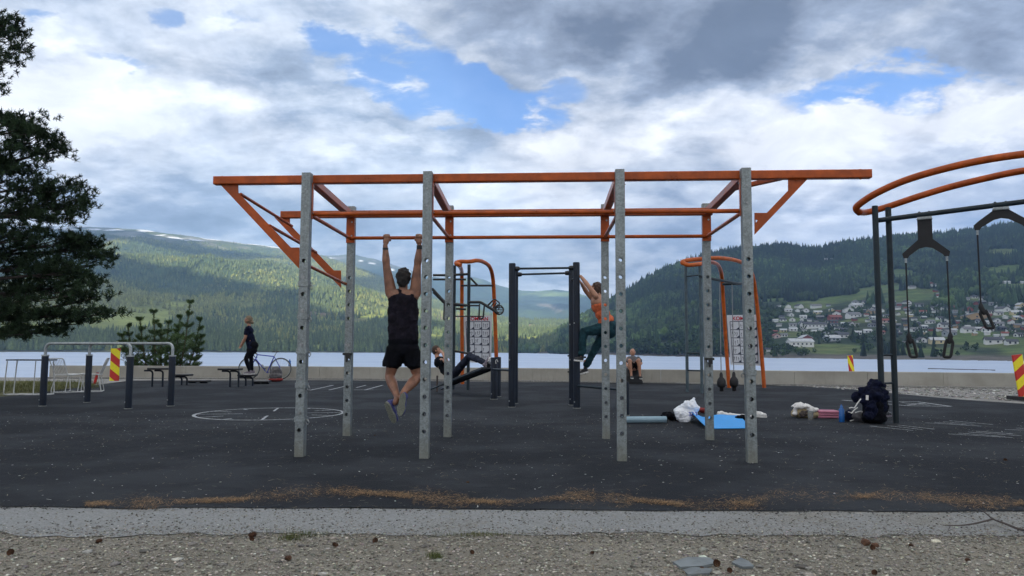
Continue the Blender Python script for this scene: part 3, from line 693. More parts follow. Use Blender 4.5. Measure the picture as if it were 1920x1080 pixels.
def wall():
    t = thing('retaining_wall', 'long low pale concrete wall running along the lake edge behind the exercise area', 'wall', (0, 26.5, 0))
    pts = []; 
    for a, b in zip(wall_line, wall_line[1:]):
        n = max(1, round((b - a).length / 2.5))
        pts += [a.lerp(b, i / n) for i in range(n)]
    pts.append(wall_line[-1])
    for a, b in zip(pts, pts[1:]):
        d = (b - a).normalized(); nrm = Vector((-d.y, d.x, 0)); h = .445 + random.uniform(-.004, .004)
        MB().beam(a + d * .004 + nrm * .15 + Vector((0, 0, h / 2 - .02)), b - d * .004 + nrm * .15 + Vector((0, 0, h / 2 - .02)), .30, h + .04, Vector((nrm.x, nrm.y, 0)), .012).build('panel', M['concrete'], t)
    for a, b in zip(wall_line, wall_line[1:]):
        d = (b - a).normalized(); nrm = Vector((-d.y, d.x, 0))
        MB().beam(a - nrm * .06 + Vector((0, 0, .01)), b - nrm * .06 + Vector((0, 0, .01)), .12, .05, nrm, .008).build('footing', M['gravel2'], t)
wall()

# ------------------------------------------------------------------ houses across the lake
def house_mats():
    d = {}
    for k, c in dict(white=(.68, .68, .66), grey=(.33, .35, .37), red=(.24, .06, .045), yellow=(.55, .46, .25), ochre=(.38, .26, .13), dark=(.06, .065, .075), pale_pink=(.52, .40, .36), barn=(.72, .71, .68), row=(.70, .70, .68)).items():
        d[k] = simple(k + '_house_paint', c, .8, var=.08, vscale=.4, bmp=0)
    d['roofg'] = simple('grey_roof_tiles', (.16, .16, .165), .8, var=.2, vscale=.6, bmp=0); d['roofd'] = simple('dark_roof_tiles', (.05, .052, .06), .75, var=.2, vscale=.6, bmp=0)
    d['roofr'] = simple('red_roof_tiles', (.21, .06, .045), .8, var=.2, vscale=.6, bmp=0); d['roofl'] = simple('pale_metal_roof', (.42, .43, .44), .6, var=.15, vscale=.6, bmp=0)
    return d
HM = house_mats()
def house(q, w, k, u, v):
    roofk = {'barn': 'roofl', 'row': 'roofd', 'yellow': 'roofl', 'pale_pink': 'roofr'}.get(k) or random.choices(['roofg', 'roofd', 'roofr', 'roofl'], [.38, .34, .1, .18])[0]
    wn = {'barn': 'long white barn', 'row': 'white terrace', 'pale_pink': 'pale pink house', 'ochre': 'ochre timber house', 'dark': 'dark timber house'}.get(k, k + ' house')
    rn = dict(roofg='grey', roofd='dark', roofr='red', roofl='pale')[roofk]
    if u < 1100: zone = 'on far shore between navy posts'
    elif u < 1440: zone = 'on far shore behind steel posts'
    else:
        side = 'left of the ladder' if u < 1625 else ('behind the ladder' if u < 1705 else ('behind the trainers' if u < 1800 else 'at right edge'))
        lev = 'high slope' if v < 560 else ('upper village' if v < 592 else ('mid village' if v < 625 else 'near shore'))
        zone = f'{lev}, {side}'
    size = 'small ' if w < 10 else ('' if w < 14 else 'wide ')
    lab = f'{size}{wn} with {rn} roof {zone}'
    lab = ' '.join(lab.split()); t = thing('house', lab, 'house', q, 'houses of the village across the lake' if u > 1440 else 'houses on the far lake shore')
    dep = min(w * .6, 9) if k not in ('barn', 'row') else 9; hh = (2.1 if w < 9 else 2.9) if k not in ('barn', 'row') else 3.6
    if k == 'barn': hh = 3.8
    yaw = random.choice([0, 0, 0, math.pi / 2]) + random.uniform(-.35, .35) if k not in ('barn', 'row') else .05
    if abs(yaw) > 1: w2, dep2 = w * .85, w * .8
    else: w2, dep2 = w, dep
    cz, sz = math.cos(yaw), math.sin(yaw)
    A = Vector((cz, sz, 0)); B = Vector((-sz, cz, 0)); Z = Vector((0, 0, 1)); c = Vector(q) + B * 0
    a, b = w2 / 2, dep2 / 2; rh = b * .62
    if rh > 2.3: rh = 2.3
    P_ = lambda x, y, z: c + A * x + B * y + Z * z
    m = MB(); lo = -4
    vs = [P_(-a, -b, lo), P_(a, -b, lo), P_(a, b, lo), P_(-a, b, lo), P_(-a, -b, hh), P_(a, -b, hh), P_(a, b, hh), P_(-a, b, hh), P_(-a, 0, hh + rh), P_(a, 0, hh + rh)]
    m.add(vs, [(0, 1, 5, 4), (1, 2, 6, 9, 5), (2, 3, 7, 6), (3, 0, 4, 8, 7)]); m.build('wall', HM[k], t)
    r = MB(); o = .5; k2 = rh / b
    for s in (-1, 1):
        p = [P_(-a - o, s * (b + o), hh - o * k2 + .05), P_(a + o, s * (b + o), hh - o * k2 + .05), P_(a + o, 0, hh + rh + .05), P_(-a - o, 0, hh + rh + .05)]
        r.prism(p, (0, 0, .28))
    r.build('roof', HM[roofk], t)
    if w * F / q.y > 11 and q.y < 900:
        n = max(2, int(w2 / 3.4))
        if n > 7: n = 7
        for s_, L, nn in ((-1, w2, n),):
            for i in range(nn):
                x = (-.5 + (i + .5) / nn) * L * .92
                MB().box(P_(x, -b - .03, hh * .55), (1.25, .12, 1.35), (A, B, Z)).build('window', M['windowglass'], t)
        # gable side towards the viewer
        for sx in (-1, 1):
            n_ = A * sx
            if n_.y < -.2: MB().box(P_(sx * (a + .03), 0, hh * .6), (.12, 1.3, 1.3), (A, B, Z)).build('window', M['windowglass'], t)
HOUSES.sort(key=lambda h: h[3])
for hrec in HOUSES: house(*hrec)
def tell_apart():
    d = {}
    for o in col.objects:
        if o.get('category') == 'house': d.setdefault(o['label'], []).append(o)
    words = ['second', 'third', 'fourth', 'fifth', 'sixth', 'seventh', 'eighth', 'ninth', 'tenth', 'eleventh', 'twelfth']
    for k, l in d.items():
        if len(l) == 1: continue
        l.sort(key=lambda o: o.location.x / o.location.y)
        for i, o in enumerate(l):
            o['label'] = ('leftmost ' if i == 0 else ('rightmost ' if i == len(l) - 1 else words[i - 1] + ' from left ')) + k
tell_apart()

# ------------------------------------------------------------------ added out-of-view cloud slab: shades playground and slope, gaps light the mountain
def unseen_shade_slab():
    zc = 2500.0; step = 70.0
    xs = np.arange(-6500, 1500, step); ys = np.arange(-5000, 2600, step)
    X, Y = np.meshgrid(xs, ys); x = X.ravel(); y = Y.ravel(); L = (zc - 0) / SUN_DIR.z
    hit = np.zeros(len(x), bool); hx = np.zeros(len(x)); hy = hx.copy(); hz = hx.copy()
    for s in np.linspace(.6, 1.0, 130):
        px = x - SUN_DIR.x * L * s; py = y - SUN_DIR.y * L * s; pz = zc - SUN_DIR.z * L * s
        yy = np.maximum(py, 50); uu = 960 + px / yy * F
        hm = np.where(py > 1100, H_main(px, yy), -10); hh = np.where((uu > 950) & (uu < 3500) & (py > 150), H_hill(px, yy), -10)
        h = np.maximum(np.maximum(hm, hh), -3)
        n = (~hit) & (pz <= h + 3); hx[n] = px[n]; hy[n] = py[n]; hz[n] = pz; hit |= n
    u, v = nproj(hx, np.maximum(hy, 30), hz); n = (fbm(x / 500 + 2, y / 500, 5, .6) - .5) * 1.1
    lit = np.zeros(len(x))
    main = hy > 1120
    for a in [(290, 500, 170, 30, 8), (480, 540, 170, 34, 16), (640, 565, 170, 44, 10), (760, 600, 170, 50, 10), (950, 620, 190, 44, 3), (500, 474, 140, 26, 9), (600, 500, 80, 22, 12), (560, 652, 120, 9, 0), (700, 645, 120, 14, 0), (470, 648, 40, 8, 0),
              (330, 440, 150, 10, 5), (860, 640, 120, 24, 0), (560, 592, 100, 8, 8), (-300, 500, 150, 60, 0)]:
        lit = np.maximum(lit, msk(u, v, a[0], a[1], a[2] * 1.1, a[3] * 1.25, a[4], n=n, soft=.05))
    for a in [(600, 625, 95, 16, 6), (700, 535, 80, 14, 12)]: lit = np.minimum(lit, 1 - msk(u, v, *a, n=n, soft=.05))
    keep = np.where(main, lit < .5, (hx > -900) & (hx < 2600) & (hy > -700))  # slab left open where sunlit patches are wanted on the mountain
    keep = keep & hit | ((~hit) & False)
    keep = keep & (hx > -4500)
    K = keep.reshape(X.shape); nr, nc = X.shape
    cell = K[:-1, :-1] & K[1:, :-1] & K[:-1, 1:] & K[1:, 1:]
    edge = np.zeros_like(cell, float)
    zt = zc + 120 + 160 * fbm(x / 600, y / 600, 5).reshape(X.shape); zb = zc - 90 * fbm(x / 400 + 7, y / 400, 5).reshape(X.shape)
    idx = np.arange(nr * nc).reshape(nr, nc); N = nr * nc
    V = np.concatenate([np.stack([x, y, zb.ravel()], 1), np.stack([x, y, zt.ravel()], 1)]); Fc = []
    jj, ii = np.nonzero(cell)
    a, b, c, d = idx[jj, ii], idx[jj, ii + 1], idx[jj + 1, ii + 1], idx[jj + 1, ii]
    Fc.append(np.stack([d, c, b, a], 1)); Fc.append(np.stack([a, b, c, d], 1) + N)
    pad = np.pad(cell, 1)
    for dj, di, e0, e1 in ((-1, 0, (0, 0), (0, 1)), (1, 0, (1, 0), (1, 1)), (0, -1, (0, 0), (1, 0)), (0, 1, (0, 1), (1, 1))):
        m_ = cell & ~pad[1 + dj:1 + dj + cell.shape[0], 1 + di:1 + di + cell.shape[1]]
        jj, ii = np.nonzero(m_); p0 = idx[jj + e0[0], ii + e0[1]]; p1 = idx[jj + e1[0], ii + e1[1]]
        Fc.append(np.stack([p0, p1, p1 + N, p0 + N], 1))
    Fc = np.concatenate(Fc); used, inv = np.unique(Fc, return_inverse=True)
    m = bpy.data.materials.new('shade_cloud_translucent'); m.use_nodes = True; t = NT(m.node_tree); t.n.clear()
    df = t.node('ShaderNodeBsdfDiffuse'); df.inputs[0].default_value = (.9, .9, .9, 1); tr = t.node('ShaderNodeBsdfTranslucent'); tr.inputs[0].default_value = (.93, .93, .93, 1)
    mx = t.node('ShaderNodeMixShader'); mx.inputs[0].default_value = .62; t.l.new(df.outputs[0], mx.inputs[1]); t.l.new(tr.outputs[0], mx.inputs[2])
    oo = t.node('ShaderNodeOutputMaterial'); t.l.new(mx.outputs[0], oo.inputs[0])
    o = np_mesh('unseen_shade_cloud', V[used], inv.reshape(Fc.shape), None, m, False); tag(o, kind='structure')
unseen_shade_slab()
def haze():
    m = bpy.data.materials.new('hazy_air'); m.use_nodes = True; t = NT(m.node_tree); t.n.clear()
    pv = t.node('ShaderNodeVolumePrincipled'); pv.inputs['Color'].default_value = (.42, .64, 1.0, 1); pv.inputs['Density'].default_value = 1.3e-4; pv.inputs['Anisotropy'].default_value = .2
    oo = t.node('ShaderNodeOutputMaterial'); t.l.new(pv.outputs[0], oo.inputs['Volume'])
    o = MB().box((0, 3700, 590), (18200, 7600, 1210)).build('haze', m); tag(o, kind='stuff')
haze()
# ------------------------------------------------------------------ the big orange and galvanised frame
UZ = Vector((0, 0, 1))
RD = Vector((.99808, -.062, 0)); RN = Vector((.062, .99808, 0))
F0 = Vector((-2.165, 7.71, 0)) + RN * .046; WV = Vector((.075, 1.85, 0)); ST = [0, 1.285, 3.27, 4.54]
PW = .092; ZB = 2.893; ZR = 2.52
def solve_u(p0, d, u):
    lo, hi = -12.0, 12.0
    for _ in range(60):
        m = (lo + hi) / 2; q = p0 + d * m
        if (proj(q.x, q.y, q.z)[0] - u) > 0: hi = m
        else: lo = m
    return p0 + d * lo
def plane_pt(u, v, p0, n):
    r = Vector(ray(u, v)); o = Vector((0, 0, CAMH)); t = (p0 - o).dot(n) / r.dot(n); return o + r * t
def holed_post(c, top, zs, d=RD, n=RN, w=PW):
    m = MB(); h = w / 2; r = .0215; zs = sorted(zs)
    for s in (-1, 1):
        o = c + n * (h * s); prev = -.02
        P_ = lambda x, z: o + d * x + UZ * z
        for z in zs:
            lo, hi = z - .06, z + .06
            m.add([P_(-h, prev), P_(h, prev), P_(h, lo), P_(-h, lo)], [(0, 1, 2, 3)])
            oc = [(math.cos(R(22.5 * k)) * r, math.sin(R(22.5 * k)) * r) for k in range(16)]
            def outer(k):
                a = R(22.5 * k); x, y = math.cos(a), math.sin(a); sc = max(abs(x) / h, abs(y) / .06); return (x / sc, y / sc)
            pts = [(h, 0), (h, .06 * .41 * 1.0), None]
            out = [outer(k) for k in range(16)]
            # corners of the cell
            out[2] = (h, .06); out[6] = (-h, .06); out[10] = (-h, -.06); out[14] = (h, -.06)
            vs = [P_(x, z + y) for x, y in out] + [P_(x, z + y) for x, y in oc]
            m.add(vs, [(k, (k + 1) % 16, 16 + (k + 1) % 16, 16 + k) for k in range(16)])
            # wall of the hole, 4 mm plate
            vi = [P_(x, z + y) for x, y in oc] + [P_(x, z + y) - n * (.004 * s) for x, y in oc]
            m.add(vi, [(k, (k + 1) % 16, 16 + (k + 1) % 16, 16 + k) for k in range(16)])
            prev = hi
        m.add([P_(-h, prev), P_(h, prev), P_(h, top), P_(-h, top)], [(0, 1, 2, 3)])
        o2 = c + d * (h * s)
        m.add([o2 - n * h - UZ * .02, o2 + n * h - UZ * .02, o2 + n * h + UZ * top, o2 - n * h + UZ * top], [(0, 1, 2, 3)])
    m.add([c - d * h - n * h + UZ * top, c + d * h - n * h + UZ * top, c + d * h + n * h + UZ * top, c - d * h + n * h + UZ * top], [(0, 1, 2, 3)])
    return m
BOLT = None
def bolt(p, n, r, parent, mat='bolt'):
    m = MB(); m.tube([p - n * .001, p + n * .010], r, 6); m.tube([p - n * .001, p + n * .003], r * 1.5, 10)
    return m.build('bolt', M[mat], parent)
def big_rig():
    t = thing('training_rig', 'large pull-up frame of orange beams on eight perforated galvanised steel posts, centre', 'training frame', (.1, 8.5, 0))
    fr = [F0 + RD * s for s in ST]; re = [p + WV for p in fr]
    HZ_ = [2.01 - .174 * k for k in range(11)]
    posts = []
    for i, c in enumerate(fr + re):
        zs = [z for k, z in enumerate(HZ_) if not (i == 0 and k % 2 == 1) and not (i == 4 and k == 4) and not (i == 7 and k == 4) and not (i == 3 and k == 6)]
        p = holed_post(c, 2.942, zs).build('post', M['galv'], t, fix=False); posts.append(p)
        inner = 1 if i < 4 else -1
        for z in (2.76, 2.58):
            if i < 4: bolt(c - RN * (PW / 2) + UZ * z, -RN, .0085, p)
        # orange bracket on the inner face
        b = MB(); cc = c + RN * (inner * (PW / 2 + .008))
        b.box(cc + UZ * 2.655, (.104, .016, .385), (RD, RN, UZ))
        for s in (-1, 1): b.box(c + RD * (s * (PW / 2 + .004)) + RN * (inner * (PW / 2 - .012)) + UZ * 2.655, (.007, .040, .385), (RD, RN, UZ))
        bo = b.build('bracket', M['orange'], t)
        if i >= 4:
            for z in (2.73, 2.55): bolt(cc - RN * .008 + UZ * z + RD * .02, -RN, .008, bo)
        for s in (-1, 1):
            for z in (2.80, 2.52): bolt(c + RD * (s * (PW / 2 + .0075)) + RN * (inner * (PW / 2 - .010)) + UZ * z, RD * s, .006, bo)
    # collars with hooks on the left front post, single ones elsewhere
    def zpx(v, Y): return Q(960, v, Y).z
    def collar(post, c, z, side=1, hook=True, h=.052):
        m = MB(); k = PW / 2 + .004
        for s in (-1, 1):
            m.box(c + RD * (s * k) + UZ * z, (.008, PW + .016, h), (RD, RN, UZ)); m.box(c + RN * (s * k) + UZ * z, (PW, .008, h), (RD, RN, UZ))
        o = m.build('collar', M['galv'], post)
        if hook:
            q = c + RD * (side * (PW / 2 + .008)) + UZ * (z - .035)
            g = MB(); g.tube([q + UZ * .03, q + RD * (side * .018) + UZ * .03, q + RD * (side * .030) + UZ * .005, q + RD * (side * .018) - UZ * .022, q], .006, 8); g.build('hook', M['bolt'], post)
        return o
    for v in (534, 595, 660, 724, 788): collar(posts[0], fr[0], zpx(v, 7.72))
    for k in (1, 3, 5, 7, 9): bolt(fr[0] - RN * (PW / 2) + UZ * HZ_[k], -RN, .014, posts[0])
    collar(posts[3], fr[3], zpx(697, 7.33), -1); bolt(fr[3] - RN * (PW / 2) + UZ * zpx(683, 7.33), -RN, .014, posts[3])
    for i, v in ((4, 665), (7, 672)):
        c = (fr + re)[i]; z = zpx(v, 9.5 if i == 4 else 9.1)
        m = MB(); m.box(c - RN * (PW / 2 + .02) + UZ * z, (.115, .045, .028), (RD, RN, UZ)); m.box(c - RN * (PW / 2 + .035) + UZ * (z - .035) + RD * .01, (.05, .03, .05), (RD, RN, UZ)); m.tube([c - RN * (PW / 2 + .05) + UZ * (z - .05), c - RN * (PW / 2 + .05) + UZ * (z - .10)], .012, 8)
        m.build('support_cup', M['blackplastic'], posts[i]); bolt(c - RN * (PW / 2) + UZ * (z + .11), -RN, .015, posts[i])
        bolt(c - RN * (PW / 2) - RD * .03 + UZ * (z + .12), -RN, .009, posts[i])
    # long beams behind the front posts and before the rear posts
    off = RN * (PW / 2 + .046)
    bf = fr[0] + off + UZ * ZB; L = solve_u(bf, RD, 403); Rr = solve_u(bf, RD, 1632)
    MB().beam(L, Rr, .088, .088, RN, .008).build('beam', M['orange'], t)
    br = re[0] - off + UZ * (ZB - .068); L2 = solve_u(br, RD, 528)
    MB().beam(L2, br + RD * (ST[3] + .06), .088, .088, RN, .008).build('beam', M['orange'], t)
    for p in (Rr - RD * .10, L + RD * .08):
        bolt(p + UZ * .044, UZ, .010, t, 'orange'); bolt(p - UZ * .044, -UZ, .010, t, 'orange')
    for s in ST:
        a = bf + RD * (s + .004) + RN * .045 - UZ * .003; b = br + RD * (s + .004) - RN * .045
        MB().beam(a, b, .086, .084, UZ, .008).build('cross_beam', M['orange'], t)
    # round bars
    MB().tube([fr[0] + off + UZ * ZR - RN * .02, fr[3] + off + UZ * ZR - RN * .02], .0225, 14).build('pull_up_bar', M['orange'], t)
    MB().tube([re[0] - off + UZ * ZR + RN * .02, re[3] - off + UZ * ZR + RN * .02], .0225, 14).build('pull_up_bar', M['orange'], t)
    for s in ST:
        MB().tube([fr[0] + off + RD * s + UZ * ZR, re[0] - off + RD * s + UZ * ZR], .0215, 12).build('pull_up_bar', M['orange'], t)
    # cantilever braces: flat plates with a triangular opening at each end
    def plate(pts, hole_sets, base, name='brace'):
        P3 = [plane_pt(u, v, bf, RN) for u, v in pts]; dlt = base - bf
        outer = [p + dlt for p in P3]
        for hs in hole_sets:
            h3 = [plane_pt(u, v, bf, RN) + dlt for u, v in hs]
            k = min(range(len(outer)), key=lambda i: (outer[i] - h3[0]).length)
            outer = outer[:k + 1] + h3 + [h3[0], outer[k]] + outer[k + 1:]
        return MB().prism(outer, RN * .014).build(name, M['orange'], t)
    # px outline taken as plate shape in the frame's own plane
    lp = [(411, 344), (446, 344), (446.5, 361), (545, 464), (561, 464), (561, 504)]
    holes = [[(429, 346), (436, 346), (432.5, 350)]]
    for base in (bf, br): plate(lp, holes, base)
    rp = [(1478, 335), (1515, 335), (1415, 440), (1415, 399), (1438, 399), (1478, 357)]
    plate(rp, [[(1488, 338), (1496, 338), (1492, 343)], [(1421, 413), (1417, 411), (1417, 418)]], bf)
    for u, v in ((451, 364), (505, 423), (572, 495)):
        a = plane_pt(u, v, bf, RN); MB().tube([a + RN * .01, a + (br - bf) + RN * .0], .018, 12).build('slanted_bar', M['orange'], t)
        bolt(a - RN * .001 + UZ * .0, -RN, .010, t, 'orange')
    q = solve_u(bf, RD, 1484); c3 = bf + RD * ST[3] + RN * .62
    MB().beam(q + RN * .03, c3 + RD * .05, .05, .05, UZ, .006).build('diagonal_stay', M['orange'], t)
    return t
big_rig()
BARY = lambda x: (F0 + WV - RN * (PW / 2 + .026)).y - .0621 * (x - (F0 + WV).x)

# ------------------------------------------------------------------ curved frames
def tubeQ(pts, r, n=12, sm=8, name='tube', mat='orange2', parent=None):
    return MB().tube(spline([Q(*p) for p in pts], sm), r, n).build(name, M[mat], parent)
def board(tl, tr, br_, bl, Y, parent, cols=3, rows=5, text=True):
    a, b, c, d = [Q(*p, Y) for p in (tl, tr, br_, bl)]
    n = Vector((0, -1, 0)); bo = MB().prism([a, b, c, d], (0, .02, 0)).build('info_board', M['beam_w'], parent)
    def at(s, t): return (a.lerp(b, s)).lerp(d.lerp(c, s), t) + n * .004
    m = MB()
    def line(p, q, w=.010): m.beam(p, q, w, .003, (q - p).cross(n).normalized(), .0005)
    t0, t1, s0, s1 = .13, .95, .08, .92
    for i in range(cols + 1): s = s0 + (s1 - s0) * i / cols; line(at(s, t0), at(s, t1), .018)
    for j in range(rows + 1): tt = t0 + (t1 - t0) * j / rows; line(at(s0, tt), at(s1, tt), .018)
    rr = random.Random(3)
    for i in range(cols):
        for j in range(rows):
            x0 = s0 + (s1 - s0) * i / cols; y0 = t0 + (t1 - t0) * j / rows; w = (s1 - s0) / cols; h = (t1 - t0) / rows
            for k in range(rr.choice((1, 2, 3))):
                x = x0 + w * (.2 + .25 * k); y = y0 + h * rr.uniform(.2, .35)
                line(at(x, y), at(x + w * rr.uniform(-.05, .08), y + h * .3), .012); line(at(x, y + h * .3), at(x + w * rr.uniform(-.1, .1), y + h * .5), .010); line(at(x - w * .06, y + h * .12), at(x + w * .1, y + h * rr.uniform(.05, .2)), .008)
            m.prism([at(x0 + w * .62, y0 + h * .95), at(x0 + w * .97, y0 + h * .95), at(x0 + w * .97, y0 + h * .68)], (0, -.003, 0))
    m.build('printed_exercise_chart', M['print'], bo)
    if text:
        cu = bpy.data.curves.new('lettering', 'FONT'); cu.body = 'KOMPAN'; cu.size = .15; cu.align_x = 'CENTER'; cu.offset = .004; cu.extrude = .002
        tmp = link(bpy.data.objects.new('lettering', cu)); bpy.context.view_layer.update()
        me = bpy.data.meshes.new_from_object(tmp.evaluated_get(bpy.context.evaluated_depsgraph_get())); bpy.data.objects.remove(tmp)
        o = from_mesh('lettering', me, M['redprint'], bo); o.location = at(.5, .105) - root_loc(bo) + n * .004; o.rotation_euler = (math.pi / 2, 0, 0)
    return bo
def station_right():
    t = thing('curved_training_rig', 'curved double orange tube frame on dark ladder posts at the right edge', 'training frame', (5.75, 11.5, 0))
    a, b = Vector((5.605, 11.40, 0)), Vector((5.87, 11.52, 0))
    for p in (a, b): MB().tube([p - UZ * .02, p + UZ * 3.33], .044, 16).build('post', M['slate'], t)
    for v in (663, 716): z = Q(960, v, 11.45).z; MB().tube([a + UZ * z, b + UZ * z], .017, 10).build('rung', M['slate'], t)
    tubeQ([(1612, 399, 11.5), (1605.5, 392, 11.44), (1610, 384, 11.35), (1640, 364, 11.1), (1690, 341, 10.8), (1750, 322, 10.5), (1830, 303, 10.2), (1920, 289, 9.9), (2050, 276, 9.6), (2180, 280, 9.2)], .052, 16, 8, 'curved_tube', 'orange', t)
    tubeQ([(1606, 390, 11.45), (1609, 396.5, 11.52), (1625, 398, 11.7), (1663, 388, 11.65), (1720, 369, 11.4), (1780, 351, 11.2), (1850, 334, 10.9), (1920, 320, 10.6), (2050, 303, 10.2), (2180, 305, 9.8)], .050, 16, 8, 'curved_tube', 'orange', t)
    A = Q(1640, 414, 11.46); B = Q(1925, 377.5, 10.5); B2 = A + (B - A) * 1.5
    MB().tube([A, B2], .038, 14).build('overhead_beam', M['slate'], t)
    MB().tube([A + UZ * .0, Q(1668, 411, 11.53)], .03, 12).build('beam_link', M['slate'], t)
    # far end outside the photograph: same ladder posts carry it
    for dx_ in (0, .3): MB().tube([Vector((B2.x + dx_ * .6, B2.y + dx_, -.02)), Vector((B2.x + dx_ * .6, B2.y + dx_, 3.6))], .044, 14).build('post', M['slate'], t)
    return A, B2
BA, BB = station_right()
def on_beam(u): return solve_u(BA, (BB - BA).normalized(), u)
def trainer(u, label, neck, vend, spread, hpose):
    c = on_beam(u); d = (BB - BA).normalized(); d = Vector((d.x, d.y, 0)).normalized(); nrm = Vector((-d.y, d.x, 0))
    t = thing('suspension_trainer', label, 'suspension trainer', c, 'suspension trainers on the curved frame')
    m = MB(); m.box(c - UZ * .055, (.195, .09, .034), (d, nrm, UZ)); m.box(c - UZ * .072, (.21, .06, .014), (d, nrm, UZ)); m.build('clamp', M['galvlt'], t)
    for s in (-1, 1): bolt(c + d * (s * .065) + UZ * .038, UZ, .013, t, 'blackplastic')
    n0 = -.08; n1 = n0 - neck
    hw = .098; sp = spread / 2
    prof = [(-hw, n0), (hw, n0), (hw, n1), (sp - .02, n1 - .14), (sp + .045, n1 - .20), (sp + .03, n1 - .27), (sp - .03, n1 - .27), (sp - .05, n1 - .235), (hw * .9, n1 - .135), (0, n1 - .115), (-hw * .9, n1 - .135), (-sp + .05, n1 - .235), (-sp + .03, n1 - .27), (-sp - .03, n1 - .27), (-sp - .045, n1 - .20), (-sp + .02, n1 - .14), (-hw, n1)]
    MB().prism([c + d * x + UZ * z - nrm * .012 for x, z in prof], nrm * .024).build('yoke', M['blackrubber'], t)
    ends = [vend] * 2 if not isinstance(vend, tuple) else list(vend)
    for s, ve in zip((-1, 1), ends):
        p = c + d * (s * sp) + UZ * (n1 - .25); zt = Q(u, ve, c.y).z
        MB().tube([p - UZ * .02, p - UZ * .09], .016, 10).build('swivel', M['galvlt'], t)
        q = Vector((p.x, p.y, zt)); MB().tube([p - UZ * .08, q], .0115, 8).build('rope', M['rope'], t)
        h = MB(); f = Vector(hpose[0 if s < 0 else 1]); f = (d * f.x + nrm * f.y + UZ * f.z); side = (d * (1 if abs(hpose[0][0]) < .5 else .25) + nrm * .9).normalized() if hpose[2] else d
        # moulded body, then a bent loop with a grip
        h.tube([q + UZ * .03, q, q - UZ * .03, q + f * .10 - UZ * .10, q + f * .15 - UZ * .14], [.014, .028, .036, .034, .02], 12)
        w = .046; top = q + f * .10 - UZ * .07; bot = q + f * .34 - UZ * .335 if not hpose[2] else q - UZ * .36 + f * .1
        if hpose[2]: w = .062
        h.tube(fillet([top + side * w * .5, top + side * w - UZ * .05, bot + side * w, bot - side * w, top - side * w - UZ * .05, top - side * w * .5], .03, 4), .021, 8)
        h.build('handle', M['blackrubber'], t)
trainer(1733, 'black hanging trainer with long straight neck, left one on the curved frame beam', .30, 627, .54, ((.16, 0, 0), (-.16, 0, 0), 0))
trainer(1876, 'black hanging trainer with short neck, nearer the right edge of the photo', .0, (571, 566), .60, ((.3, 0, 0), (-.05, 0, 0), 0))

def station_mid():
    t = thing('cable_training_rig', 'curved orange frame with hanging black grips behind the right steel posts', 'training frame', (5.6, 20.4, 0))
    a, b = Vector((4.56, 19.35, 0)), Vector((4.93, 19.15, 0)); a = P(1289, 735); b = P(1316.5, 737)
    for p in (a, b): MB().tube([p - UZ * .02, Vector((p.x, p.y, 3.36))], .042, 12).build('post', M['bluegrey'], t)
    for v in (514, 661, 694): z = Q(960, v, 19.3).z; MB().tube([a + UZ * z, b + UZ * z], .02, 10).build('rung', M['slate'], t)
    tubeQ([(1290, 497, 19.1), (1279, 492, 19.2), (1290, 488, 19.3), (1315, 485.5, 19.5), (1350, 484, 19.8), (1385, 490, 20.4), (1404, 502, 20.9), (1413, 525, 21.3), (1418, 560, 21.5), (1426, 640, 21.6), (1433, 727, 21.6)], .056, 14, 8, 'curved_tube', 'orange2', t)
    tubeQ([(1279, 491, 19.2), (1290, 497, 19.1), (1312, 495, 19.3), (1335, 492, 19.9), (1348, 500, 20.6), (1353.5, 520, 21.1), (1356, 560, 21.4), (1361, 640, 21.6), (1367, 727, 21.62)], .054, 14, 8, 'curved_tube', 'orange2', t)
    MB().tube([Q(1312, 518, 19.2), Q(1384, 532, 20.5), Q(1400, 531, 21)], .035, 12).build('overhead_beam', M['slate'], t)
    MB().tube([Q(1355, 533, 21.1), Q(1400, 531, 21.1)], .035, 12).build('overhead_beam', M['slate'], t)
    board((1363, 591), (1423, 590), (1426, 686), (1370, 684), 21.75, t, 3, 5)
    for (u, v0, v1, ub, lab) in ((1349, 530, 700, 1352.5, 'black bulb grip hanging from a thin grey cable, left of the orange leg'), (1372.5, 533, 699, 1377, 'black bulb grip hanging from a thin grey cable, right of the orange leg'), (1321, 518, 701, 1323.5, 'slim black grip hanging on a cable beside the ladder post')):
        Y = 20.3; top = Q(u, v0, Y); bt = Vector((top.x, Y, Q(u, v1, Y).z)); g = thing('cable_grip', lab, 'cable grip', top)
        MB().tube([top, bt], .013, 8).build('cable', M['greyrope'], g)
        if 'slim' in lab: MB().tube([bt, bt - UZ * .03, bt - UZ * .45, bt - UZ * .5], [.02, .045, .045, .02], 10).build('grip', M['blackrubber'], g)
        else: MB().tube([bt + UZ * .03, bt - UZ * .02, bt - UZ * .10, bt - UZ * .16, bt - UZ * .22, bt - UZ * .32, bt - UZ * .37, bt - UZ * .38, bt - UZ * .48, bt - UZ * .49], [.02, .045, .05, .10, .12, .12, .09, .055, .055, .02], 12).build('grip', M['blackrubber'], g)
station_mid()
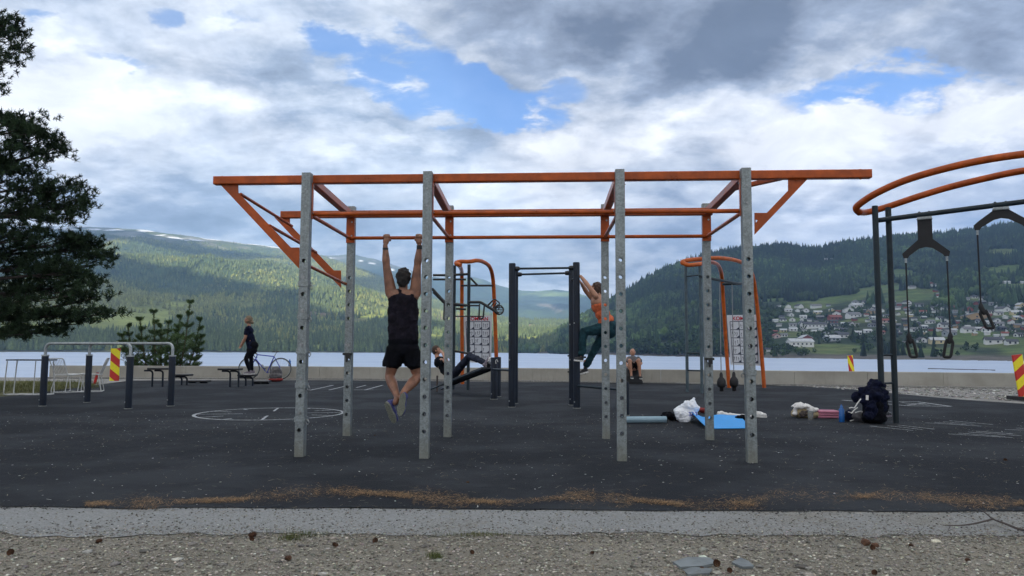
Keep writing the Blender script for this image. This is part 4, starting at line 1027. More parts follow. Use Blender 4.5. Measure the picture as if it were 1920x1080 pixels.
def station_left():
    t = thing('climbing_rig', 'curved orange frame with black dip handles and chart board behind the hanging man', 'training frame', (-1.2, 21, 0))
    a = P(877.5, 731)
    for p in (a, a + Vector((-.42, .25, 0))): MB().tube([p - UZ * .02, p + UZ * 3.42], .045, 12).build('post', M['slate'], t)
    tubeQ([(864, 497, 20.3), (855, 494, 20.4), (862, 490.5, 20.5), (880, 490.5, 20.6), (895, 488.5, 20.8), (908, 492, 21.2), (919, 502, 21.6), (924.5, 525, 22), (927, 570, 22.2), (930, 650, 22.3), (932, 722, 22.3)], .058, 14, 8, 'curved_tube', 'orange2', t)
    tubeQ([(855, 492, 20.4), (859, 497, 20.6), (864, 503, 21.2), (866, 520, 22), (866, 600, 22.3), (867, 720, 22.4)], .056, 14, 8, 'curved_tube', 'orange2', t)
    def tb(pts, r=.03, nm='dip_handle', Y=20.3): MB().tube(fillet([Q(u, v, Y) for u, v in pts], .06, 4), r, 10).build(nm, M['blackplastic'], t)
    tb([(812, 516), (840, 516), (877, 514)], .035, 'rail'); tb([(812, 524), (874, 524)], .028, 'rail')
    tb([(865, 535.5), (924, 535.5)], .03, 'rail', 22); tb([(882, 521), (896, 536)], .03, 'rail', 21)
    tb([(810, 541), (835, 568), (875, 573)], .04); tb([(812, 548), (832, 568)], .025); tb([(833, 567), (832, 600), (838.5, 600), (839.5, 568)], .02)
    tb([(842, 573), (900, 573)], .022); tb([(879, 566.5), (901, 566.5), (928, 583), (935, 588)], .04); tb([(899, 570), (898, 599), (906, 597), (908, 574)], .022); tb([(853, 593), (905, 593)], .018); tb([(855, 579), (874, 580)], .03)
    tb([(884, 664), (852, 658)], .03, 'rail')
    for k in range(5): tb([(914 + k * 5.2, 575 + k * 1.6 - 0), (926 + k * 2.6, 561 + k * 3.2)], .016)
    tb([(913, 574), (927, 560), (938, 569), (926, 583), (913, 574)], .02)
    MB().tube([Q(935.5 + 8.5 * math.cos(q * .5236), 581 + 8.5 * math.sin(q * .5236), 20.3) for q in range(13)], .022, 8).build('ring', M['blackplastic'], t)
    for q in (581, 577, 585): tb([(929, q), (942, q)], .014)
    board((869, 592), (922.5, 591), (921, 682), (873, 679), 22.5, t, 3, 5)
station_left()

# ------------------------------------------------------------------ navy pull-up frame, low posts, sit-up bench
def navy_post(p, top, r, parent):
    o = MB().tube([p - UZ * .02, p + UZ * (top - .015), p + UZ * top], [r, r, r * .9], 18).build('post', M['navy'], parent)
    MB().tube([p - UZ * .01, p + UZ * .012], r * 1.12, 16).build('base_ring', M['galvlt'], o)
    for z, a in ((.12, 3.9), (.9, 3.9), (1.6, 3.9)):
        if z < top - .1:
            n = Vector((math.cos(a), math.sin(a), 0)); bolt(p + n * (r - .001) + UZ * z, n, .011, o)
    return o
def pullup_frame():
    t = thing('pull_up_station', 'navy double pull-up bar frame on four round posts beside the climbing woman', 'pull-up bars', (.6, 14.2, 0))
    p = {k: P(u, v) for k, u, v in (('l', 959.5, 764), ('l2', 965, 757), ('r', 1082, 766), ('r2', 1073.5, 760))}
    p = {k: v + Vector((0, .06, 0)) for k, v in p.items()}
    for k in p: navy_post(p[k], 2.76 if k in 'lr' else 2.74, .066, t)
    for a, b, v in (('l', 'r', 504), ('l2', 'r2', 515)):
        z = Q(1000, v, p[a].y).z; A, B = p[a] + UZ * z, p[b] + UZ * z
        A.z = B.z = z
        MB().tube([A, B], .021, 12).build('bar', M['slate'], t)
        for q, s in ((A, 1), (B, -1)): d = (B - A).normalized() * s; MB().tube([q + d * .06, q + d * .085, q + d * .13, q + d * .15], [.04, .047, .042, .024], 12).build('clamp', M['blackplastic'], t)
    A, B = p['r'], p['r2']; MB().tube([A + UZ * 2.50, B + UZ * 2.50 + Vector((0, .35, 0))], .018, 10).build('bar', M['slate'], t)
    z = Q(1100, 726, 13.6).z; lp = P(1175, 779)
    navy_post(lp, .56, .045, t); MB().tube([A + UZ * z, lp + UZ * (z + .0)], .024, 12).build('low_bar', M['slate'], t)
    for v in (667, 697): q = Q(1070, v, p['r2'].y); MB().tube([q + Vector((-.06, 0, 0)), q + Vector((.30, -.08, -.03))], .018, 8).build('foot_peg', M['blackplastic'], t)
    z = Q(940, 694.5, 15.5).z; MB().tube([Vector((p['l2'].x, p['l2'].y, z)), Vector((-.40, 16.45, z))], .024, 12).build('low_bar', M['slate'], t)
    b = thing('sit_up_bench', 'slanted sit-up bench between two short navy posts, a man lying on it', 'exercise bench', P(926, 750))
    s1, s2 = P(926, 749) + Vector((0, .07, 0)), P(933, 744) + Vector((0, .07, 0))
    for q in (s1, s2): navy_post(q, .92, .075, b)
    lg = MB(); c = Q(931, 677, s1.y - .12); lg.tube([c + Vector((.03 * math.cos(k * .5) * (1 - k * .06), -.004, .05 * math.sin(k * .5) - .02)) for k in range(9)], .008, 6); lg.build('emblem', M['white'], b)
    hi, lo = Q(917, 691, 17.0), Q(817, 730, 19.4)
    side = (hi - lo).cross(UZ).normalized()
    for s in (-.16, .16): MB().tube([lo + side * s, hi + side * s], .022, 10).build('rail', M['slate'], b)
    MB().beam(lo.lerp(hi, .18) + UZ * .03, lo.lerp(hi, .98) + UZ * .03, .34, .035, side, .01).build('pad', M['blackplastic'], b)
    q = P(819.5, 735); MB().tube([q, q + UZ * .42], .025, 10).build('leg', M['wood'], b)
    MB().tube([Q(916, 686, 16.7) , Q(916, 681, 16.9), Q(926, 686, 16.6)], .05, 10).build('foot_roller', M['blackplastic'], b)
pullup_frame()

def dip_bars():
    px = [((76, 762), (237, 767), 'dip rail on two navy posts beside the white chairs, left one of the pair', 81, 243), ((160, 755), (317, 762), 'dip rail on navy posts before the small pine, right one of the pair', 165, 322)]
    for a, b, lab, ua, ub in px:
        A, B = P(*a) + Vector((0, .06, 0)), P(*b) + Vector((0, .06, 0))
        t = thing('dip_rail', lab, 'dip bar', (A + B) / 2, 'dip rails on navy posts')
        z = CAMH + (655 - 643.5) / F * A.y; z = .5 * (Q(ua, 644, A.y).z + Q(ub, 644, B.y).z)
        for q in (A, B):
            o = navy_post(q, .945, .060, t); MB().tube([q + UZ * .94, q + UZ * .965], .066, 16).build('cap', M['galvlt'], o)
        d = (B - A).normalized()
        MB().tube(fillet([A + UZ * .9, A + UZ * z, B + UZ * z, B + UZ * .9], .13, 7), .0265, 12).build('rail', M['galvlt'], t)
dip_bars()

# ------------------------------------------------------------------ step benches
def step_bench(u0, u1, v, vfoot, Yb, lab, legs):
    a, b = Q(u0, v, Yb), Q(u1, v, Yb); h = a.z
    t = thing('step_bench', lab, 'step bench', ((a.x + b.x) / 2, Yb, 0), 'tiered step benches')
    MB().beam(Vector((a.x, Yb + .16, h - .03)), Vector((b.x, Yb + .16, h - .03)), .34, .055, Vector((0, 1, 0)), .015).build('deck', M['blackplastic'], t)
    for u in legs:
        x = Q(u, vfoot, Yb).x
        for yy in (.16,):
            if h > .22: MB().tube(fillet([Vector((x - .24, Yb + yy, h - .085)), Vector((x, Yb + yy, h - .085)), Vector((x, Yb + yy, -.01))], .10, 5), .026, 10).build('leg', M['navy'], t)
            else: MB().tube(fillet([Vector((x - .22, Yb + yy, h - .075)), Vector((x, Yb + yy, h - .075)), Vector((x + .02, Yb + yy, .0))], .05, 4), .02, 8).build('leg', M['navy'], t)
step_bench(408, 448, 690.5, 728, 21.3, 'tallest black step bench, left of the woman in navy', (427, 443))
step_bench(445, 476, 702, 725, 21.9, 'middle black step bench under the feet of the woman in navy', (457, 470))
step_bench(474, 503, 714, 721, 23.2, 'lowest black step bench, by the bicycle wheel', (483, 500))
step_bench(276, 316, 689.5, 728, 21.3, 'tallest black step bench, just left of a navy dip post', (280, 299.5))
step_bench(325, 354, 701.5, 724, 22.3, 'middle black step bench, just right of a navy dip post', (336, 346))
step_bench(352, 388, 713, 721, 23.6, 'lowest black step bench, alone between the dip rails and the woman', (362, 384))

# ------------------------------------------------------------------ white wire furniture
def wire_chair(c, yaw, lab):
    t = thing('wire_chair', lab, 'chair', c, 'white wire chairs'); cz, sz = math.cos(yaw), math.sin(yaw)
    G = lambda x, y, z: Vector(c) + Vector((x * cz - y * sz, x * sz + y * cz, z))     # faces local -y
    w = .25
    for s in (-1, 1):
        MB().tube(fillet([G(s * w * .9, -.22, .44), G(s * w, -.27, .012), G(s * w, .25, .012), G(s * w * .9, .16, .44)], .04, 4), .010, 8).build('leg_frame', M['white'], t)
    MB().tube(fillet([G(-w, -.24, .45), G(w, -.24, .45), G(w, .2, .43), G(-w, .2, .43), G(-w, -.24, .45)], .05, 4), .009, 8).build('seat_frame', M['white'], t)
    MB().tube(fillet([G(-w * .9, .18, .43), G(-w * 1.05, .34, .84), G(w * 1.05, .34, .84), G(w * .9, .18, .43)], .06, 5), .010, 8).build('back_frame', M['white'], t)
    for i in range(9):
        x = (-1 + 2 * (i + .5) / 9) * w
        MB().tube([G(x, -.24, .447), G(x * .95, .05, .425), G(x * .9, .19, .43), G(x * 1.02, .34, .83)], .0055, 6).build('wire', M['white'], t)
    for s in (-1, 1): MB().tube([G(-w, .25 * s, .012), G(w, .25 * s, .012)], .009, 6).build('cross_rod', M['white'], t)
wire_chair((-10.95, 18.55, 0), 2.75, 'white wire chair whose fan of back wires faces the camera, left of a navy post')
wire_chair((-10.55, 18.9, 0), -1.2, 'white wire chair turned sideways, right of its twin, against a navy post')
def wire_table():
    a = P(6, 741); c = P(45, 741); t = thing('wire_table', 'narrow dark-topped table on white wire hoops at the left edge', 'table', c)
    y0 = a.y; h = Q(30, 676, y0).z; x0, x1 = Q(6, 741, y0).x, Q(84, 741, y0).x
    for y in (y0, y0 + .35):
        MB().tube(fillet([Vector((x0 + .05, y, h - .01)), Vector((x0, y, .012)), Vector((x1, y, .012)), Vector((x1 - .05, y, h - .01))], .06, 4), .013, 8).build('hoop', M['white'], t)
        if y > y0: continue
        x = Q(25, 741, y0).x; MB().tube([Vector((x, y, .012)), Vector((x + .04, y, h - .01))], .011, 8).build('strut', M['white'], t)
        x = Q(62, 741, y0).x; MB().tube([Vector((x, y, .012)), Vector((x + .02, y, h - .01))], .011, 8).build('strut', M['white'], t)
    for x in (x0, x1): MB().tube([Vector((x, y0, .012)), Vector((x, y0 + .35, .012))], .011, 8).build('cross_rod', M['white'], t)
    MB().box((.5 * (x0 + x1) + .02, y0 + .18, h + .012), (x1 - x0 - .02, .42, .028), ch=.004).build('table_top', M['slate'], t)
wire_table()

# ------------------------------------------------------------------ red and yellow marker boards, stakes
def stripemat(name, ang, period, phase=0):
    m, t, b = material(name); p = geo(t); x, y, z = t.sep(p)
    q = t.m('ADD', t.m('MULTIPLY', x, math.tan(ang)), t.m('ADD', z, phase)); fr = t.m('FRACT', t.m('DIVIDE', q, period))
    c = t.mix(t.m('GREATER_THAN', fr, .5), (.50, .020, .012), (.80, .68, .01)); n = t.noise(p, 14, 5, .6)
    c = t.mix(t.step(n, .55, .8, 0, .4), c, (.25, .16, .06)); t.put(b.inputs['Base Color'], c); b.inputs['Roughness'].default_value = .4
    return m
def marker(pt, w, h, lean, lab, m, yaw=0, base=True, depth=.06):
    t = thing('hazard_marker', lab, 'hazard marker', pt, 'red and yellow hazard markers')
    cz, sz = math.cos(yaw), math.sin(yaw); X = Vector((cz, sz, 0)); Yv = Vector((-sz, cz, 0)); up = (UZ + X * lean).normalized(); side = (X - up * X.dot(up)).normalized()
    c = Vector(pt); z0 = .05
    MB().beam(c + up * z0, c + up * h, w, .045, side, .012).build('panel', m, t)
    MB().beam(c + up * (z0 - .0) + Yv * .03, c + up * (h - .02) + Yv * .03, w * .5, .02, side, .004).build('stiffener', M['red'], t)
    if base: MB().box(c + UZ * .04, (.44, .62, .08), (X, Yv, UZ), .02).build('rubber_foot', M['blackrubber'], t)
marker(P(214, 717), .30, 1.08, -.0, 'red and yellow striped marker board in front of the wall by the small pine', stripemat('marker_stripes', R(38), .52, -.035), base=False)
marker(P(1600, 722.5), .20, .95, -.10, 'thin leaning red and yellow marker board left of the ladder posts', stripemat('marker_stripes_narrow', R(62), .46, .10), yaw=.3, base=False)
marker(P(1921, 750), .235, 1.03, -.12, 'red and yellow marker board on a black foot, cut by the right edge', stripemat('marker_stripes_near', -R(42), .46, .22), base=True)
def stake(u, v, h, lean, lab, cap=False):
    p = P(u, v); t = thing('survey_stake', lab, 'stake', p, 'short red stakes')
    MB().beam(p - UZ * .02, p + UZ * h + Vector((lean, 0, 0)), .075, .03, Vector((1, 0, 0)), .004).build('stake_body', M['red'], t)
    q = p + UZ * h + Vector((lean, 0, 0)); MB().tube([q, q + UZ * .05], .03, 8).build('tip', M['galvlt'] if cap else M['red'], t)
stake(177, 719, .34, .09, 'short red stake with a steel tip beside the wall end at left', True); stake(1688, 724, .30, .0, 'upright short red stake right of the ladder posts'); stake(1698.5, 724, .26, .06, 'leaning short red stake, right one of the two by the ladder posts', True)

# ------------------------------------------------------------------ white markings on the rubber
M['marking'] = simple('worn_white_marking', (.42, .44, .46), .8, vscale=22, var=.25, bmp=0, c2=(.12, .13, .14))
def strip(pts, w, m):
    for a, b in zip(pts, pts[1:]):
        a = Vector((a.x, a.y, .004)); b = Vector((b.x, b.y, .004)); d = (b - a).normalized(); n = Vector((-d.y, d.x, 0)) * w / 2
        m.add([a - n, b - n, b + n, a + n], [(0, 1, 2, 3)])
def markings():
    m = MB(); c = P(516, 778.3); c = Vector((-4.08, 12.78, 0)); rx = 1.20
    ring = [c + Vector((math.cos(k * .0785) * rx, math.sin(k * .0785) * rx, 0)) for k in range(81)]
    n = len(ring); 
    for i in range(80):
        a, b = ring[i], ring[i + 1]; ra, rb = (a - c).normalized(), (b - c).normalized(); w = .028
        m.add([Vector((*(a - ra * w).xy, .004)), Vector((*(b - rb * w).xy, .004)), Vector((*(b + rb * w).xy, .004)), Vector((*(a + ra * w).xy, .004))], [(0, 1, 2, 3)])
    tag(m.build('painted_circle', M['marking']), kind='structure')
    m = MB()
    for k in range(12):
        a = k * math.pi / 6 + .2; r0 = .45 if k % 3 == 0 else (.80 if k % 2 else .98)
        strip([c + Vector((math.cos(a), math.sin(a), 0)) * r0, c + Vector((math.cos(a), math.sin(a), 0)) * 1.165], .04, m)
    tag(m.build('painted_clock_strokes', M['marking']), kind='structure')
    m = MB()
    for x0, y0, x1, y1 in ((581, 732, 625, 722.5), (617, 731.5, 655, 722.5), (668, 727, 686, 722.5), (684, 731.5, 718, 722.3), (625, 722.5, 613, 722.4), (700, 731, 664, 731)):
        strip([P(x0, y0), P(x1, y1)], .06, m)
    tag(m.build('painted_ladder_lines', M['marking']), kind='structure')
    m = MB(); poly = [(1579, 750.5), (1660, 753), (1720, 753.5), (1783, 762.3), (1700, 761), (1650, 756.5), (1579, 750.5)]
    strip([P(*q) for q in poly], .07, m); strip([P(1690, 755), P(1745, 760)], .06, m); strip([P(1735, 756), P(1700, 760)], .06, m)
    tag(m.build('painted_outline', M['marking']), kind='structure')
    m = MB()
    for x0, y0, x1, y1 in ((1632, 799.5, 1712, 807.5), (1664, 798.5, 1730, 806), (1684, 797.5, 1752, 805), (1630, 799, 1645, 799.5), (1735, 793, 1840, 799.5), (1752, 792, 1812, 797), (1780, 789, 1862, 796.5), (1768, 791, 1826, 796), (1778, 814, 1898, 821), (1797, 812.5, 1885, 819), (1815, 810.5, 1915, 817.5), (1830, 809, 1900, 814), (1884, 806, 1925, 807), (1905, 803, 1935, 804.5)):
        strip([P(x0, y0), P(x1, y1)], .030, m)
    tag(m.build('painted_arrow_strokes', M['marking']), kind='structure')
markings()
# ------------------------------------------------------------------ people
def fuse(m, name, mat, parent, voxel=.012, smooth=4, disp=0.0, dscale=9, seed=0, fac=.6):
    me = m.mesh('tmp'); o = link(bpy.data.objects.new('tmp', me))
    r = o.modifiers.new('r', 'REMESH'); r.mode = 'VOXEL'; r.voxel_size = voxel
    s = o.modifiers.new('s', 'SMOOTH'); s.iterations = smooth; s.factor = fac
    bpy.context.view_layer.update()
    me2 = bpy.data.meshes.new_from_object(o.evaluated_get(bpy.context.evaluated_depsgraph_get()))
    bpy.data.objects.remove(o); bpy.data.meshes.remove(me)
    off = root_loc(parent); n = len(me2.vertices)
    co = np.empty(n * 3, np.float32); me2.vertices.foreach_get('co', co); co = co.reshape(-1, 3)
    if disp:
        no = np.empty(n * 3, np.float32); me2.vertices.foreach_get('normal', no); no = no.reshape(-1, 3)
        d = np.array([mnoise.fractal(Vector(c) * dscale + Vector((seed, 0, 0)), .9, 2, 4) for c in co]); co = co + no * (d * disp)[:, None]
    co = co - np.array(off[:]); me2.vertices.foreach_set('co', co.astype(np.float32).ravel())
    me2.polygons.foreach_set('use_smooth', np.ones(len(me2.polygons), bool)); me2.update()
    return from_mesh(name, me2, M[mat] if isinstance(mat, str) else mat, parent)
def limb(m, pts, rs, n=12):
    for i in range(len(pts) - 1): m.capsule(pts[i], rs[i], pts[i + 1], rs[i + 1], n)
def muscle(m, a, b, ra, rm, rb, at=.35):
    q = Vector(a).lerp(Vector(b), at); limb(m, [a, q, b], [ra, rm, rb])
def simple_hand(m, wrist, d, palm_n, size=.18, curl=.6, spread=.008):
    d = d.normalized(); side = d.cross(palm_n).normalized(); pn = side.cross(d).normalized()
    kn = wrist + d * size * .48
    m.ell(wrist + d * size * .25, (size * .22, size * .09, size * .30), (side, pn, d), 10, 7)
    for i, (o, l) in enumerate(((-.165, .36), (-.055, .42), (.055, .40), (.165, .31))):
        b = kn + side * size * o - d * size * .08; j = b + (d * math.cos(curl * .5) + pn * math.sin(curl * .5)) * size * l * .5
        k = j + (d * math.cos(curl * 1.4) + pn * math.sin(curl * 1.4)) * size * l * .5
        limb(m, [b, j, k], [size * .052, size * .046, size * .038], 8)
    b = wrist + d * size * .15 - side * size * .17; j = b + (d * .7 - side * .6 + pn * .3).normalized() * size * .22; k = j + (d * .9 + pn * .4).normalized() * size * .2
    limb(m, [b, j, k], [size * .065, size * .055, size * .045], 8)
def shoe(name, heel, toe, up, parent, w=.095, h=.085, top='shoeblue', solemat='sole'):
    heel, toe = Vector(heel), Vector(toe); d = (toe - heel); L = d.length; d.normalize(); up = (up - d * up.dot(d)).normalized(); s = d.cross(up)
    ax = (s, up, d); m = MB()
    m.ell(heel + d * L * .22 + up * h * .50, (w * .42, h * .60, L * .24), ax); m.ell(heel + d * L * .5 + up * h * .42, (w * .45, h * .50, L * .33), ax); m.ell(heel + d * L * .76 + up * h * .30, (w * .50, h * .36, L * .24), ax)
    m.tube([heel + d * L * .20 + up * h * .6, heel + d * L * .19 + up * h * 1.25], [w * .40, w * .42], 10)
    o = fuse(m, 'shoe', top, parent, .009, 3)
    b = MB(); pr = []
    for k in range(20):
        a = 2 * math.pi * k / 20; y = .5 + .5 * math.cos(a); ww = w * (.5 if y > .5 else .42) * math.sin(a); ww *= 1 - .18 * math.exp(-((y - .45) / .12) ** 2)
        pr.append(heel + d * L * y * 1.0 + s * ww - up * .016)
    b.prism(pr, up * .028); sl = b.build('sole', M[solemat], o)
    g = MB()
    for k in range(9):
        y = .1 + .8 * k / 8; g.box(heel + d * L * y - up * .0185, (w * .62, .006, L * .035), ax)
    g.build('tread', M['sole'], o); return o
def head(m, c, face, upd, r=.088, sc=1.25):
    face = face.normalized(); upd = (upd - face * upd.dot(face)).normalized(); s = face.cross(upd).normalized(); ax = (s, face, upd)
    m.ell(c, (r * .87, r * 1.05, r * sc), ax, 18, 12)
    m.ell(c + face * r * .25 - upd * r * .62, (r * .60, r * .68, r * .58), ax)            # jaw
    m.capsule(c + face * r * 1.0 + upd * r * .05, r * .10, c + face * r * 1.22 - upd * r * .22, r * .14, 8)    # nose
    m.ell(c + face * r * .98 - upd * r * .55, (r * .30, r * .12, r * .07), ax, 8, 5)      # lips
    m.ell(c + face * r * .93 + upd * r * .22, (r * .60, r * .14, r * .10), ax, 10, 5)     # brow
    for k in (-1, 1): m.ell(c + s * (k * r * .90) - face * r * .02 - upd * r * .08, (r * .12, r * .20, r * .30), ax, 8, 6)
    return ax
def hair(c, ax, r, sc, mat, parent, long=0, back=1.0, ball=None, seed=0, top=0.0):
    s, f, u = ax; m = MB()
    m.ell(c - f * r * .12 + u * r * (.16 + top), (r * .99, r * 1.08, r * sc * 1.02), ax, 18, 12)
    m.ell(c - f * r * .42 - u * r * .15, (r * .86, r * .74, r * sc * .86 * back), ax)
    if ball is not None: m.ell(ball[0], (ball[1],) * 3)
    # keep the face clear: cut by an offset is not needed since the fringe ends above the brow
    o = fuse(m, 'hair', mat, parent, .010, 2, .014, 26, seed)
    me = o.data; off = root_loc(o.parent)
    bm = bmesh.new(); bm.from_mesh(me)
    dead = [v for v in bm.verts if (Vector(v.co) + off - c).dot(f) > r * .42 and (Vector(v.co) + off - c).dot(u) < r * .52]
    bmesh.ops.delete(bm, geom=dead, context='VERTS'); bm.to_mesh(me); bm.free(); return o
def eyes(c, ax, r, parent):
    s, f, u = ax
    for k in (-1, 1):
        MB().ell(c + f * r * .93 + s * (k * r * .34) + u * r * .03, (r * .13, r * .09, r * .08), ax, 10, 6).build('eye', M['hairdark'], parent)

def hanging_man():
    yb = BARY(-1.4)
    t = thing('person', 'man seen from behind hanging from the orange bar, dark vest, black shorts, blue shoes', 'man', Q(756, 660, yb))
    J = lambda u, v, dy=0.0: Q(u, v, yb + dy)
    hands = [(724.7, 'l'), (785.8, 'r')]
    b = MB()
    for (hu, sd, we, el, sh) in ((724.7, -1, (722.3, 460), (724.5, 499), (733.5, 549)), (785.8, 1, (786.6, 461), (782.5, 499), (778.5, 549))):
        bx = J(hu, 447.5); bx.y = BARY(bx.x); bx.z = ZR
        W_ = J(*we, -.03); E_ = J(*el, -.015 + .0); S_ = J(*sh, .02)
        muscle(b, S_, E_, .078, .068, .048, .35); muscle(b, E_, W_, .046, .052, .031, .28)
        X = RD * 1.0
        # palm on the near side and under the bar, fingers over the top and down the far side, thumb below
        b.ell(W_.lerp(bx, .62) + Vector((0, -.018, -.012)), (.043, .022, .050), (X, RN, UZ), 12, 8)
        b.ell(bx + Vector((0, -.030, .008)), (.044, .016, .026), (X, RN, UZ), 12, 7)
        for i, o in enumerate((-.034, -.0115, .0115, .034)):
            k = [.0, .004, .003, -.003][i if sd > 0 else 3 - i]; c = bx + X * o
            pts = [c + Vector((0, -.036, .012)), c + Vector((0, -.022, .036 + k)), c + Vector((0, .010, .040 + k)), c + Vector((0, .036, .020)), c + Vector((0, .036, -.012))]
            limb(b, pts, [.0105, .0108, .0102, .0095, .008], 8)
        th = bx + X * (-sd * -.046)
        th = bx + X * (.048 * -sd * -1 if False else -.048 * sd)
        limb(b, [W_.lerp(bx, .5) - X * (.030 * sd), th + Vector((0, -.022, -.012)), th + Vector((0, .004, -.036)), th + Vector((0, .026, -.030))], [.013, .0125, .0115, .010], 8)
    nk = J(755.5, 549, .0); hd = J(756.5, 522, .035)
    limb(b, [nk + Vector((0, 0, -.06)), nk + Vector((0, .01, .03)), hd + Vector((0, 0, -.05))], [.075, .058, .056])
    ax = head(b, hd, Vector((0.05, 1, -.25)), UZ, .090, 1.22)
    # torso core
    sl, sr = J(737, 556), J(775, 556)
    b.capsule(sl, .075, sr, .075); b.capsule(sl + UZ * .02, .07, nk, .05); b.capsule(sr + UZ * .02, .07, nk, .05); b.ell(J(756, 585), (.155, .10, .16)); b.ell(J(756, 620), (.145, .095, .14)); b.ell(J(756, 652), (.16, .11, .12))
    # legs: thighs down, shins folded back towards the camera and crossing
    hl, hr = J(743, 655), J(769, 655); kl, kr = J(730.5, 706, .03), J(783.5, 706, .03)
    al, ar = J(745, 744, -.20), J(755.5, 737, -.24)
    muscle(b, hl, kl, .098, .090, .060, .35); muscle(b, hr, kr, .098, .090, .060, .35)
    muscle(b, kl, al, .062, .066, .038, .35); muscle(b, kr, ar, .062, .068, .038, .35)
    b.capsule(al, .036, al + Vector((-.02, -.01, -.07)), .038); b.capsule(ar, .036, ar + Vector((-.01, -.01, -.07)), .038)
    fuse(b, 'body', 'skintan', t, .0085, 3)
    hair(hd, ax, .096, 1.22, 'hairdark', t, seed=4, top=.04, back=1.22, ball=(hd + Vector((0, -.035, -.075)), .060))
    v = MB()   # vest
    v.capsule(J(744, 549), .050, J(768, 549), .050); v.capsule(J(740, 552), .062, J(741, 575), .085); v.capsule(J(772, 552), .062, J(771, 575), .085); 
    for k, (u0, u1) in ((-1, (738, 741)), (1, (774, 771))): v.capsule(J(u0, 556), .052, J(u1, 590), .075)
    [v.capsule(J(756 - k, 560), .085, J(756 - k * .86, 634), .098) for k in (-16, -9, 0, 9, 16)]; v.capsule(J(752, 566), .120, J(752, 632), .118); v.capsule(J(760, 566), .120, J(760, 632), .118); v.capsule(J(739, 562), .075, J(742, 600), .105); v.capsule(J(773, 562), .075, J(770, 600), .105)
    fuse(v, 'vest', 'charcloth', t, .010, 7, .013, 11, 2, .8)
    s = MB()
    s.ell(J(756, 640), (.20, .125, .10)); s.ell(J(756, 655), (.215, .135, .11))
    for (h, u0, w) in ((hl, 737, 1), (hr, 774.5, 1)):
        h0 = J(743 if u0 < 750 else 769, 655); h1 = J(u0 - 2 if u0 < 750 else u0 + 2, 683, .01)
        s.capsule(h0, .112, h1.lerp(h0, .15), .108); s.tube([h0, h1, h1 + UZ * -.03], [.120, .124, .124], 18)
    fuse(s, 'shorts', 'blackcloth', t, .010, 4, .010, 8, 5)
    wl = J(722.8, 467, -.03); wr = J(786.6, 464, -.03)
    MB().tube([wl - UZ * .012, wl + UZ * .014], .037, 18).build('watch', M['blackplastic'], t); MB().tube([wr - UZ * .025, wr + UZ * .025], .038, 18).build('wristband', M['blackplastic'], t)
    # tattooed right arm
    n = Vector((.10, -.30, -.95))
    shoe('shoe', J(724, 753, -.24) , J(741, 793, -.20), Vector((.55, .9, .25)), t, .105, .09)
    shoe('shoe', J(757, 736, -.31), J(750, 780, -.31), Vector((.10, 1, .05)), t, .105, .09, 'shoeblue')
    m = M['skintan']
hanging_man()
def tattoo_mat():     # darker inked patches belong to the skin of one upper arm; they sit on the skin as print
    m, t, b = material('tattooed_skin'); p = geo(t)
    f = t.step(t.noise(p, 34, 3, .5, .8), .50, .56); t.put(b.inputs['Base Color'], t.mix(f, (.26, .12, .07), (.055, .045, .045))); b.inputs['Roughness'].default_value = .5
    return m
def sleeve():
    yb = BARY(-1.4); t = bpy.data.objects['person']; b = MB()
    S_, E_ = Q(778.5, 541, yb + .02), Q(782.5, 502, yb - .012)
    muscle(b, S_, E_, .066, .0655, .048, .42); fuse(b, 'tattooed_arm_skin', tattoo_mat(), t, .008, 2)
sleeve()

